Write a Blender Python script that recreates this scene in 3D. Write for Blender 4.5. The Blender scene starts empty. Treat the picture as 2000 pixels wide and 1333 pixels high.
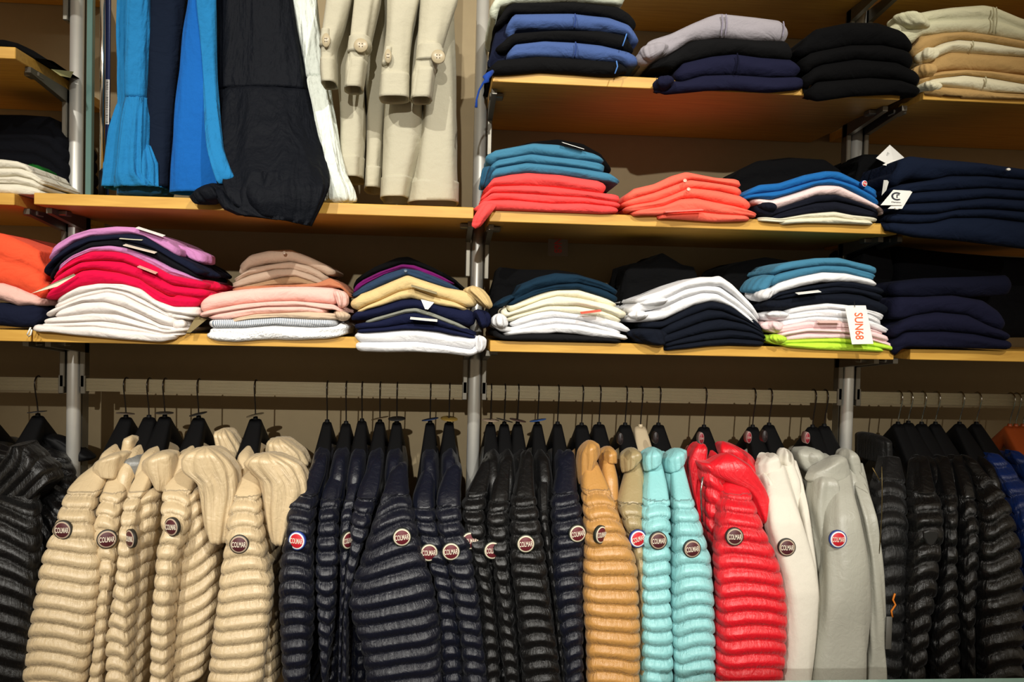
import bpy, math, random
import numpy as np
from mathutils import Vector
D = bpy.data; SC = bpy.context.scene; COL = SC.collection
rng = np.random.RandomState(7); random.seed(7)

# ------------------------------------------------------------ camera, world, lights, exposure
F, CX, CY, PITCH, YAW, ROLL = 1658.59, -0.07383, -2.08613, -0.02712, 0.07846, 0.02349
EYE = 1.5
def _basis():
    cp, sp, cy, sy = math.cos(PITCH), math.sin(PITCH), math.cos(YAW), math.sin(YAW)
    f = np.array([sy*cp, cy*cp, sp]); r = np.array([cy, -sy, 0.]); u = np.cross(r, f)
    c, s = math.cos(ROLL), math.sin(ROLL)
    return c*r+s*u, -s*r+c*u, f
RR, UU, FF = _basis()
CAM = np.array([CX, CY, EYE])
def at(x, y, Y):
    """photo pixel -> point on the vertical plane at depth Y (vectorised)"""
    x = np.asarray(x, float); y = np.asarray(y, float); Y = np.asarray(Y, float)
    x, y, Y = np.broadcast_arrays(x, y, Y)
    d = FF*F + RR*(x[..., None]-1000) - UU*(y[..., None]-666.5)
    t = (Y-CY)/d[..., 1]
    return CAM + d*t[..., None]
cd = D.cameras.new('camera'); cam = D.objects.new('camera', cd); COL.objects.link(cam)
cd.sensor_width = 36; cd.lens = F*36/2000; cd.clip_start = .05
from mathutils import Matrix
cam.matrix_world = Matrix([[RR[0], UU[0], -FF[0], CAM[0]], [RR[1], UU[1], -FF[1], CAM[1]], [RR[2], UU[2], -FF[2], CAM[2]], [0, 0, 0, 1]])
SC.camera = cam
w = D.worlds.new('world'); SC.world = w; w.use_nodes = True
w.node_tree.nodes['Background'].inputs[0].default_value = (1.0, .80, .56, 1)
w.node_tree.nodes['Background'].inputs[1].default_value = .40
SC.view_settings.view_transform = 'Standard'; SC.view_settings.look = 'None'
SC.view_settings.exposure = 0.0; SC.view_settings.gamma = 1; SC.view_settings.use_curve_mapping = False
def spot(name, loc, tgt, energy, ang, rad, col=(1, .97, .90), blend=.6):
    l = D.lights.new(name, 'SPOT'); l.energy = energy; l.spot_size = math.radians(ang); l.spot_blend = blend
    l.shadow_soft_size = rad; l.color = col
    o = D.objects.new(name, l); COL.objects.link(o); o.location = loc
    o.rotation_euler = (Vector(tgt)-Vector(loc)).to_track_quat('-Z', 'Y').to_euler(); return o
spot('spot_light_centre', (-.5, -8.4, 3.55), (.05, 0, 1.42), 1400, 20, .045, blend=.9)
spot('spot_light_right', (1.15, -3.5, 3.75), (.08, 0, 1.46), 390, 42, .03, blend=.9)
spot('spot_light_left', (-1.45, -3.4, 3.75), (-.3, 0, 1.42), 385, 44, .03, blend=.9)

# ------------------------------------------------------------ tagging and mesh helpers
def tag(o, label=None, cat=None, group=None, kind=None):
    if label: o['label'] = label
    if cat: o['category'] = cat
    if group: o['group'] = group
    if kind: o['kind'] = kind
    return o
def empty(name, loc):
    o = D.objects.new(name, None); o.empty_display_size = .05; COL.objects.link(o); o.location = [float(v) for v in loc]; return o
def mk(name, V, Fc, mat, parent=None, uv=None, smooth=True):
    V = np.asarray(V, float).reshape(-1, 3)
    if parent is not None:
        off = np.array(parent_world(parent)); V = V-off
        org = np.zeros(3)
    else:
        org = np.array([V[:, 0].mean(), V[:, 1].mean(), V[:, 2].min()]); V = V-org
    me = D.meshes.new(name); me.from_pydata(V.tolist(), [], Fc if isinstance(Fc, list) else Fc.tolist())
    if uv is not None:
        l = me.uv_layers.new(name='UVMap'); vi = np.empty(len(me.loops), int); me.loops.foreach_get('vertex_index', vi)
        l.data.foreach_set('uv', np.asarray(uv, float).reshape(-1, 2)[vi].ravel())
    if smooth: me.polygons.foreach_set('use_smooth', [True]*len(me.polygons))
    me.materials.append(mat); me.update()
    o = D.objects.new(name, me); COL.objects.link(o); o.location = org
    if parent is not None: o.parent = parent
    return o
def parent_world(p):
    v = Vector((0, 0, 0))
    while p is not None: v = v+p.location; p = p.parent
    return v
def box_vf(x0, x1, y0, y1, z0, z1, bev=0):
    if bev <= 0:
        V = [(x, y, z) for x in (x0, x1) for y in (y0, y1) for z in (z0, z1)]
        Fc = [(0, 1, 3, 2), (4, 6, 7, 5), (0, 4, 5, 1), (2, 3, 7, 6), (0, 2, 6, 4), (1, 5, 7, 3)]
        return V, Fc
    import bmesh
    V, Fc = box_vf(x0, x1, y0, y1, z0, z1)
    bm = bmesh.new(); vs = [bm.verts.new(v) for v in V]; [bm.faces.new([vs[i] for i in f]) for f in Fc]
    bmesh.ops.bevel(bm, geom=bm.edges[:], offset=bev, segments=1, affect='EDGES')
    V = [tuple(v.co) for v in bm.verts]; bm.verts.index_update(); Fc = [tuple(v.index for v in f.verts) for f in bm.faces]; bm.free()
    return V, Fc
def join(parts):
    V = []; Fc = []
    for v, f in parts:
        n = len(V); V += [tuple(p) for p in v]; Fc += [tuple(i+n for i in q) for q in f]
    return V, Fc
def cyl_vf(p0, p1, r0, r1=None, n=20, caps=True):
    r1 = r0 if r1 is None else r1
    p0, p1 = Vector(p0), Vector(p1); q = (p1-p0).to_track_quat('Z', 'Y')
    V = []; 
    for p, r in ((p0, r0), (p1, r1)):
        for i in range(n):
            a = 2*math.pi*i/n; V.append(tuple(p+q@Vector((r*math.cos(a), r*math.sin(a), 0))))
    Fc = [(i, (i+1) % n, n+(i+1) % n, n+i) for i in range(n)]
    if caps: Fc += [tuple(range(n-1, -1, -1)), tuple(range(n, 2*n))]
    return V, Fc
def tube_vf(pts, r, n=8):
    pts = [Vector(p) for p in pts]; V = []; Fc = []
    rs = r if isinstance(r, (list, tuple)) else [r]*len(pts)
    prev = None
    for i, p in enumerate(pts):
        d = (pts[min(i+1, len(pts)-1)]-pts[max(i-1, 0)]).normalized()
        a = (prev if prev is not None else Vector((1, 0, 0)) if abs(d.x) < .9 else Vector((0, 1, 0)))
        a = (a-d*a.dot(d)).normalized(); prev = a; b = d.cross(a)
        for k in range(n):
            t = 2*math.pi*k/n; V.append(tuple(p+(a*math.cos(t)+b*math.sin(t))*rs[i]))
    for i in range(len(pts)-1):
        for k in range(n): Fc.append((i*n+k, i*n+(k+1) % n, (i+1)*n+(k+1) % n, (i+1)*n+k))
    Fc += [tuple(range(n-1, -1, -1)), tuple(range((len(pts)-1)*n, len(pts)*n))]
    return V, Fc

# ------------------------------------------------------------ materials
def lin(c):
    return tuple(((v/255)/12.92 if v/255 <= .04045 else ((v/255+.055)/1.055)**2.4) for v in c)
def new_mat(name):
    m = D.materials.new(name); m.use_nodes = True; nt = m.node_tree
    return m, nt, nt.nodes['Principled BSDF']
def N(nt, t, **k):
    n = nt.nodes.new(t)
    for a, b in k.items(): setattr(n, a, b)
    return n
CACHE = {}
def cloth(rgb, rough=.9, weave=2600, bump=.25, fold=.5, sheen=.15, stripes=None, terry=False, wrk=.012, spec=.2):
    key = ('c', rgb, rough, weave, bump, stripes, terry, fold, wrk, spec)
    if key in CACHE: return CACHE[key]
    m, nt, b = new_mat('cloth'); L = nt.links.new
    tc = N(nt, 'ShaderNodeTexCoord')
    n1 = N(nt, 'ShaderNodeTexNoise'); n1.inputs['Scale'].default_value = 60 if not terry else 210; n1.inputs['Detail'].default_value = 4
    n2 = N(nt, 'ShaderNodeTexNoise'); n2.inputs['Scale'].default_value = 900; n2.inputs['Detail'].default_value = 2
    L(tc.outputs['Object'], n1.inputs['Vector']); L(tc.outputs['Object'], n2.inputs['Vector'])
    c = lin(rgb)
    mx = N(nt, 'ShaderNodeMixRGB'); mx.inputs[1].default_value = (*[v*.88 for v in c], 1); mx.inputs[2].default_value = (*[min(1, v*1.08) for v in c], 1)
    L(n2.outputs['Fac'], mx.inputs[0]); out = mx.outputs[0]
    if stripes:
        uvn = N(nt, 'ShaderNodeUVMap'); sp = N(nt, 'ShaderNodeSeparateXYZ'); L(uvn.outputs[0], sp.inputs[0])
        mu = N(nt, 'ShaderNodeMath', operation='MULTIPLY'); mu.inputs[1].default_value = stripes[0]; L(sp.outputs[0], mu.inputs[0])
        fr = N(nt, 'ShaderNodeMath', operation='FRACT'); L(mu.outputs[0], fr.inputs[0])
        gt = N(nt, 'ShaderNodeMath', operation='GREATER_THAN'); gt.inputs[1].default_value = .55; L(fr.outputs[0], gt.inputs[0])
        m2 = N(nt, 'ShaderNodeMixRGB'); L(gt.outputs[0], m2.inputs[0]); L(out, m2.inputs[1]); m2.inputs[2].default_value = (*lin(stripes[1]), 1); out = m2.outputs[0]
    L(out, b.inputs['Base Color'])
    b.inputs['Roughness'].default_value = rough; dark = sum(rgb) < 150
    b.inputs['Specular IOR Level'].default_value = spec*(.4 if dark and spec < .3 else 1)
    b.inputs['Sheen Weight'].default_value = sheen*(.12 if dark else 1); b.inputs['Sheen Roughness'].default_value = .5
    b.inputs['Sheen Tint'].default_value = (*[min(1, v+.2) for v in c], 1)
    n3 = N(nt, 'ShaderNodeTexNoise'); n3.inputs['Scale'].default_value = 13; n3.inputs['Detail'].default_value = 3; n3.inputs['Distortion'].default_value = 1.6; mp3 = N(nt, 'ShaderNodeMapping'); mp3.inputs['Scale'].default_value = (1, 1, .22 if wrk > .012 else 1.6); L(tc.outputs['Object'], mp3.inputs[0]); L(mp3.outputs[0], n3.inputs['Vector'])
    b0 = N(nt, 'ShaderNodeBump'); b0.inputs['Strength'].default_value = min(1, fold); b0.inputs['Distance'].default_value = wrk; L(n3.outputs['Fac'], b0.inputs['Height'])
    b1 = N(nt, 'ShaderNodeBump'); L(b0.outputs[0], b1.inputs['Normal']); b1.inputs['Strength'].default_value = fold if not terry else .9; b1.inputs['Distance'].default_value = .004 if not terry else .006
    L(n1.outputs['Fac'], b1.inputs['Height'])
    b2 = N(nt, 'ShaderNodeBump'); b2.inputs['Strength'].default_value = bump; b2.inputs['Distance'].default_value = .0008
    L(n2.outputs['Fac'], b2.inputs['Height']); L(b1.outputs[0], b2.inputs['Normal']); L(b2.outputs[0], b.inputs['Normal'])
    CACHE[key] = m; return m
def nylon(rgb, rough=.37, crinkle=1.0, sheen=0, seams=True):
    """quilted down-jacket shell: UV.x metres round the tube, UV.y quilt row; puckers gather at the seams"""
    key = ('n', rgb, rough, crinkle, seams)
    if key in CACHE: return CACHE[key]
    m, nt, b = new_mat('nylon'); L = nt.links.new
    b.inputs['Base Color'].default_value = (*lin(rgb), 1); b.inputs['Roughness'].default_value = rough
    b.inputs['Specular IOR Level'].default_value = .65 if sum(rgb) > 200 else .45
    b.inputs['Sheen Weight'].default_value = .04 if sum(rgb) < 200 else .12; b.inputs['Sheen Roughness'].default_value = .35
    uvn = N(nt, 'ShaderNodeUVMap'); sp = N(nt, 'ShaderNodeSeparateXYZ'); L(uvn.outputs[0], sp.inputs[0])
    mp = N(nt, 'ShaderNodeMapping'); mp.inputs['Scale'].default_value = (120, 1.1, 1); L(uvn.outputs[0], mp.inputs[0])
    n1 = N(nt, 'ShaderNodeTexNoise'); n1.inputs['Scale'].default_value = 1; n1.inputs['Detail'].default_value = 5; n1.inputs['Roughness'].default_value = .6; n1.inputs['Distortion'].default_value = .9
    L(mp.outputs[0], n1.inputs['Vector'])
    mu = N(nt, 'ShaderNodeMath', operation='MULTIPLY'); mu.inputs[1].default_value = math.pi; L(sp.outputs[1], mu.inputs[0])
    co = N(nt, 'ShaderNodeMath', operation='COSINE'); L(mu.outputs[0], co.inputs[0])
    ab = N(nt, 'ShaderNodeMath', operation='ABSOLUTE'); L(co.outputs[0], ab.inputs[0])
    pw = N(nt, 'ShaderNodeMath', operation='POWER'); pw.inputs[1].default_value = 1.5; L(ab.outputs[0], pw.inputs[0])
    ad = N(nt, 'ShaderNodeMath', operation='ADD'); ad.inputs[1].default_value = .18; L(pw.outputs[0], ad.inputs[0])
    if not seams: pw.operation = 'MULTIPLY'; pw.inputs[1].default_value = 0
    hh = N(nt, 'ShaderNodeMath', operation='MULTIPLY'); L(n1.outputs['Fac'], hh.inputs[0]); L(ad.outputs[0], hh.inputs[1])
    b1 = N(nt, 'ShaderNodeBump'); b1.inputs['Strength'].default_value = .75*crinkle; b1.inputs['Distance'].default_value = .006; L(hh.outputs[0], b1.inputs['Height'])
    tc = N(nt, 'ShaderNodeTexCoord'); n2 = N(nt, 'ShaderNodeTexNoise'); n2.inputs['Scale'].default_value = 55; n2.inputs['Detail'].default_value = 5; n2.inputs['Distortion'].default_value = 1.2
    L(tc.outputs['Object'], n2.inputs['Vector'])
    b2 = N(nt, 'ShaderNodeBump'); b2.inputs['Strength'].default_value = .45*crinkle; b2.inputs['Distance'].default_value = .0035; L(n2.outputs['Fac'], b2.inputs['Height']); L(b1.outputs[0], b2.inputs['Normal'])
    L(b2.outputs[0], b.inputs['Normal'])
    CACHE[key] = m; return m
def plain(rgb, rough=.5, metal=0, spec=.5, coat=0):
    key = ('p', rgb, rough, metal, spec)
    if key in CACHE: return CACHE[key]
    m, nt, b = new_mat('plain'); L = nt.links.new
    tc = N(nt, 'ShaderNodeTexCoord'); n1 = N(nt, 'ShaderNodeTexNoise'); n1.inputs['Scale'].default_value = 40; n1.inputs['Detail'].default_value = 4
    L(tc.outputs['Object'], n1.inputs['Vector']); c = lin(rgb)
    mx = N(nt, 'ShaderNodeMixRGB'); mx.inputs[1].default_value = (*[v*.93 for v in c], 1); mx.inputs[2].default_value = (*[min(1, v*1.05) for v in c], 1)
    L(n1.outputs['Fac'], mx.inputs[0]); L(mx.outputs[0], b.inputs['Base Color'])
    b.inputs['Roughness'].default_value = rough; b.inputs['Metallic'].default_value = metal; b.inputs['Specular IOR Level'].default_value = spec
    CACHE[key] = m; return m
def wood():
    m, nt, b = new_mat('beech_laminate'); L = nt.links.new
    tc = N(nt, 'ShaderNodeTexCoord'); mp = N(nt, 'ShaderNodeMapping'); mp.inputs['Scale'].default_value = (5, 60, 60); L(tc.outputs['Object'], mp.inputs[0])
    n1 = N(nt, 'ShaderNodeTexNoise'); n1.inputs['Scale'].default_value = 1.6; n1.inputs['Detail'].default_value = 6; n1.inputs['Distortion'].default_value = .4
    L(mp.outputs[0], n1.inputs['Vector'])
    cr = N(nt, 'ShaderNodeValToRGB'); cr.color_ramp.elements[0].position = .3; cr.color_ramp.elements[1].position = .72
    cr.color_ramp.elements[0].color = (*lin((188, 140, 56)), 1); cr.color_ramp.elements[1].color = (*lin((210, 164, 74)), 1)
    L(n1.outputs['Fac'], cr.inputs[0]); L(cr.outputs[0], b.inputs['Base Color'])
    b.inputs['Roughness'].default_value = .45; b.inputs['Specular IOR Level'].default_value = .35
    bp = N(nt, 'ShaderNodeBump'); bp.inputs['Strength'].default_value = .08; bp.inputs['Distance'].default_value = .001; L(n1.outputs['Fac'], bp.inputs['Height']); L(bp.outputs[0], b.inputs['Normal'])
    return m
WOOD = wood()
WALL = plain((152, 136, 106), .85, 0, .2)
ALU = plain((196, 194, 186), .42, .55)
ALU_D = plain((120, 116, 106), .4, .8)
CHROME = plain((215, 212, 205), .14, 1)
HOOK = plain((60, 55, 52), .3, .9)
HOOK_S = plain((170, 168, 162), .22, 1)
BLACKP = plain((6, 6, 7), .6, 0, .16)
CARD = plain((232, 230, 224), .7, 0, .2)

# ------------------------------------------------------------ setting
SF, SB = -.24, .2294            # shelf front and back planes; posts and rail stand at Y = 0
PX = [-.95, 0., .95]
Z0, Z1, Z2, TH = EYE+.5116, EYE+.2102, EYE-.0731, .0241
RZ0, RZ1 = EYE-.1972, EYE-.1665
V, Fc = box_vf(-7, 7, .235, .30, 0, 3.9); tag(mk('wall_back', V, Fc, WALL, smooth=False), kind='structure')
V, Fc = box_vf(-7, 7, -11, .235, -.05, 0); tag(mk('floor', V, Fc, plain((84, 68, 50), .5), smooth=False), kind='structure')
V, Fc = box_vf(-7, 7, .22, .235, 0, .08); tag(mk('baseboard_back', V, Fc, plain((140, 125, 100), .6), smooth=False), kind='structure')

def post(X, lab):
    t = empty('upright_post', (X, 0, 0)); tag(t, lab, 'post', 'aluminium shelving uprights')
    v, f = cyl_vf((X, 0, 0), (X, 0, 2.8), .0155, n=32); o = mk('tube', v, f, ALU, t)
    parts = [box_vf(X-.014, X+.014, .0155, .02, 0, 2.8), box_vf(X-.014, X-.009, .02, .045, 0, 2.8), box_vf(X+.009, X+.014, .02, .045, 0, 2.8), box_vf(X-.014, X+.014, .045, .05, 0, 2.8)]
    v, f = join(parts); mk('slotted_channel', v, f, ALU_D, t, smooth=False)
    v, f = cyl_vf((X, 0, 0), (X, 0, .01), .035, n=24); mk('foot_plate', v, f, ALU_D, t)
    return t
post(PX[0], 'tall pale aluminium upright left of the hanging blue dress')
post(PX[1], 'tall aluminium upright between the beige coats and the coral stack')
post(PX[2], 'aluminium upright at right, mostly hidden behind dark folded stacks')

def bracket(X, side, z, par):
    """cantilever arm hugging the post on one side, below a board"""
    s = side; a0, a1 = sorted((X+s*.017, X+s*.029))
    v1 = box_vf(a0, a1, -.012, .018, z-.115, z, .002)
    ys, ye = -.185, .012
    V = []; 
    for y, h in ((ys, .012), (ye, .034)):
        for x in (a0, a1+0): V += [(x, y, z-h), (x, y, z-.0005)]
    Fq = [(0, 1, 3, 2), (4, 6, 7, 5), (0, 4, 5, 1), (2, 3, 7, 6), (0, 2, 6, 4), (1, 5, 7, 3)]
    c = X+s*.030
    v3 = box_vf(c-.016, c+.016, -.155, -.125, z-.012, z-.0008, .002)
    v, f = join([v1, (V, Fq), v3]); return mk('bracket', v, f, ALU_D, par, smooth=False)
def shelf(xa, xb, z, lab, sides, name='wooden_shelf'):
    t = empty(name, ((xa+xb)/2, 0, z)); tag(t, lab, 'shelf', 'beech shelves')
    v, f = box_vf(xa, xb, SF, SB, z, z+TH, .0012); mk('board', v, f, WOOD, t, smooth=False)
    for X, s in sides: bracket(X, s, z, t)
    return t
def X_at(x, y): return float(at(x, y, SF)[0])
e = .016
L1, R1 = X_at(66, 395), X_at(925, 415); L2, R2 = X_at(956, 420), X_at(1752, 450)
FLX, FRX = X_at(28, 390), X_at(1789, 470)
far_l = -1.75; far_r = 1.85
shelf(far_l, FLX, Z0-.0, 'short stretch of beech shelf at the upper left edge', [(PX[0], -1)])
shelf(far_l, FLX, Z1, 'beech shelf at left edge under the white and green clothes', [(PX[0], -1)])
shelf(far_l, X_at(60, 650), Z2, 'beech shelf at left edge under the orange-topped stack', [(PX[0], -1)])
shelf(L1, R1, Z1+.003, 'beech shelf under the hanging dresses and beige coats', [(PX[0], 1), (PX[1], -1)])
shelf(L2, R2, Z1-.002, 'beech shelf under the teal and coral stack', [(PX[1], 1), (PX[2], -1)])
shelf(L1, X_at(942, 672), Z2, 'beech shelf under the red, blush and tan stacks', [(PX[0], 1), (PX[1], -1)])
shelf(X_at(957, 672), X_at(1746, 690), Z2-.001, 'beech shelf under the lime shirts and cream stack', [(PX[1], 1), (PX[2], -1)])
shelf(L2, X_at(1758, 190), Z0-.002, 'top beech shelf with red-glowing underside, under the blue and black stack', [(PX[1], 1), (PX[2], -1)])
shelf(X_at(1803, 195), far_r, Z0+.001, 'top beech shelf at right edge under the cream stack', [(PX[2], 1)])
shelf(FRX, far_r, Z1, 'beech shelf at right edge under the tagged navy stack', [(PX[2], 1)])
shelf(X_at(1778, 690), far_r, Z2, 'beech shelf at right edge under the low navy stack', [(PX[2], 1)])
zt = EYE+.795
shelf(X_at(1235, 0), X_at(1790, 0), zt, 'highest beech shelf, underside cut off by the picture top', [(PX[2], -1)])
shelf(X_at(1800, 0), far_r, zt, 'highest beech shelf at the upper right corner', [(PX[2], 1)])
shelf(far_l, FLX, zt-.01, 'highest beech shelf at the upper left corner', [(PX[0], -1)])

def rail(xa, xb, lab):
    t = empty('hanging_rail', ((xa+xb)/2, 0, RZ0)); tag(t, lab, 'rail', 'flat ribbed clothes rails')
    # ribbed face: small ridges running along the bar
    n = 9; prof = []
    for i in range(n):
        z = RZ0+(RZ1-RZ0)*i/n; dz = (RZ1-RZ0)/n
        prof += [(-.0065, z), (-.0078, z+dz*.3), (-.0078, z+dz*.7), (-.0065, z+dz*.98)]
    prof += [(.0065, RZ1), (.0065, RZ0)]
    m = len(prof); V = [(x, y, z) for x in (xa, xb) for y, z in prof]
    Fq = [(i, (i+1) % m, m+(i+1) % m, m+i) for i in range(m)]+[tuple(range(m-1, -1, -1)), tuple(range(m, 2*m))]
    mk('bar', V, Fq, plain((150, 138, 110), .45, .3), t, smooth=False)
    for x in (xa, xb):
        v, f = box_vf(x-.006, x+.006, -.012, .012, RZ0-.006, RZ1+.008, .0015); mk('end_clamp', v, f, ALU_D, t, smooth=False)
rail(-2.1, -.975, 'ribbed rail at left edge holding the black jackets')
rail(-.925, -.024, 'ribbed rail holding the beige and navy down jackets')
rail(.024, .925, 'ribbed rail holding the black, gold, aqua and red jackets')
rail(.975, 2.2, 'ribbed rail at right edge holding the shiny black jackets')

# ------------------------------------------------------------ cloth builders
def smooth_curve(px, py, xs):
    px = np.asarray(px, float); py = np.asarray(py, float)
    y = np.interp(xs, px, py)
    n = len(xs); k = max(1, n//28)
    if k > 1:
        ker = np.hanning(2*k+1); ker /= ker.sum()
        yp = np.pad(y, k, mode='reflect', reflect_type='odd'); y = np.convolve(yp, ker, 'valid')
    return y
def wav(x, seed, fr, amp=1.):
    r = np.random.RandomState(seed); o = np.zeros_like(np.asarray(x, float))
    for k in range(5):
        o += np.sin(x*fr*(.5+r.rand()*1.5)+r.rand()*6.28)*(.5+.5*r.rand())
    return o*amp/3
def fold(name, top, bot, mat, Yf=-.25, depth=.27, lobes=1, zmin=None, seed=0, parent=None, wr=1.0, dip=0.0):
    """a folded garment: rounded edge round a rectangular footprint; top/bot are its front edges in photo pixels"""
    tp = np.array(top, float); bt = np.array(bot, float)
    xs = np.linspace(tp[0, 0], tp[-1, 0], 90)
    yt = smooth_curve(tp[:, 0], tp[:, 1], xs); yb = smooth_curve(bt[:, 0], bt[:, 1], xs)
    yb = np.maximum(yb, yt+5)
    P = at(xs, yt, Yf); Q = at(xs, yb, Yf)
    X = P[:, 0]; zt_, zb_ = P[:, 2], np.interp(X, Q[:, 0], Q[:, 2])
    X0, X1 = X[0], X[-1]; W = X1-X0
    un = (X-X0)/W
    # perimeter: front left->right, right side, back, left side
    r = min(.022, W*.12); per = []
    for x in np.linspace(r, W-r, 74): per.append((x, 0, 0, -1))
    for a in np.linspace(-90, 0, 6)[1:-1]: a = math.radians(a); per.append((W-r+r*math.cos(a), r+r*math.sin(a), math.cos(a), math.sin(a)))
    for y in np.linspace(r, depth-r, 16): per.append((W, y, 1, 0))
    for x in np.linspace(W-r, r, 24): per.append((x, depth, 0, 1))
    for y in np.linspace(depth-r, r, 16): per.append((0, y, -1, 0))
    for a in np.linspace(180, 270, 6)[1:-1]: a = math.radians(a); per.append((r+r*math.cos(a), r+r*math.sin(a), math.cos(a), math.sin(a)))
    per = np.array(per); m = len(per)
    px_, py_, nx, ny = per.T
    s = np.arange(m)
    zt2 = np.interp(px_/W, un, zt_); zb2 = np.interp(px_/W, un, zb_); H = zt2-zb2
    nose = np.minimum(.5*H, .013)
    ts = np.linspace(0, 1, 5+4*lobes)
    rings = []; uvs = []
    slant = rng.uniform(-.004, .004)
    for t in ts:
        ph = t*lobes; pr = abs(math.sin(math.pi*ph))**.55
        base = 1-abs(2*t-1)**3.2
        if lobes > 1: pr = (.45+.55*pr)*math.sqrt(max(0, base)) if 0 < t < 1 else 0
        tt = t+wav(px_*1.0+py_, seed*3+1, 24, .05 if lobes > 1 else 0)*math.sin(math.pi*t)
        off = nose*(pr-1)+wr*wav(px_-py_*1.3, seed+int(ph), 34, .0016)*math.sin(math.pi*min(max(t, 0), 1))
        # long soft wrinkles running along the front
        off = off+wr*.0022*np.sin(t*9+px_*19+seed)*wav(px_, seed+9, 15)
        z = zb2+H*tt
        x = X0+px_+nx*off+(t-.5)*slant; y = Yf+py_+ny*off+nose*0
        rings.append(np.stack([x, y, z], 1)); uvs.append(np.stack([px_+py_, np.full(m, t)], 1))
    yc = Yf+depth*.5
    last = rings[-1]
    for k in (.92, .6, .02):
        q = last.copy(); q[:, 1] = yc+(q[:, 1]-yc)*k; q[:, 2] += .0015*wr*wav(q[:, 0]*1+q[:, 1]*2, seed+5, 40)*(1-k)
        rings.append(q); uvs.append(uvs[-1])
    first = rings[0].copy(); first[:, 1] = yc+(first[:, 1]-yc)*.02
    rings.insert(0, first); uvs.insert(0, uvs[0])
    A = np.array(rings)
    if zmin is not None:
        msk = (A[..., 1] > SF-.001) & (A[..., 2] < zmin+.0008); A[..., 2] = np.where(msk, zmin+.0008, A[..., 2])
    R, M = A.shape[:2]
    i, j = np.meshgrid(np.arange(R-1), np.arange(M), indexing='ij'); j2 = (j+1) % M
    Fq = np.stack([i*M+j, i*M+j2, (i+1)*M+j2, (i+1)*M+j], -1).reshape(-1, 4)
    return mk(name, A.reshape(-1, 3), Fq, mat, parent, np.array(uvs).reshape(-1, 2))

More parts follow.
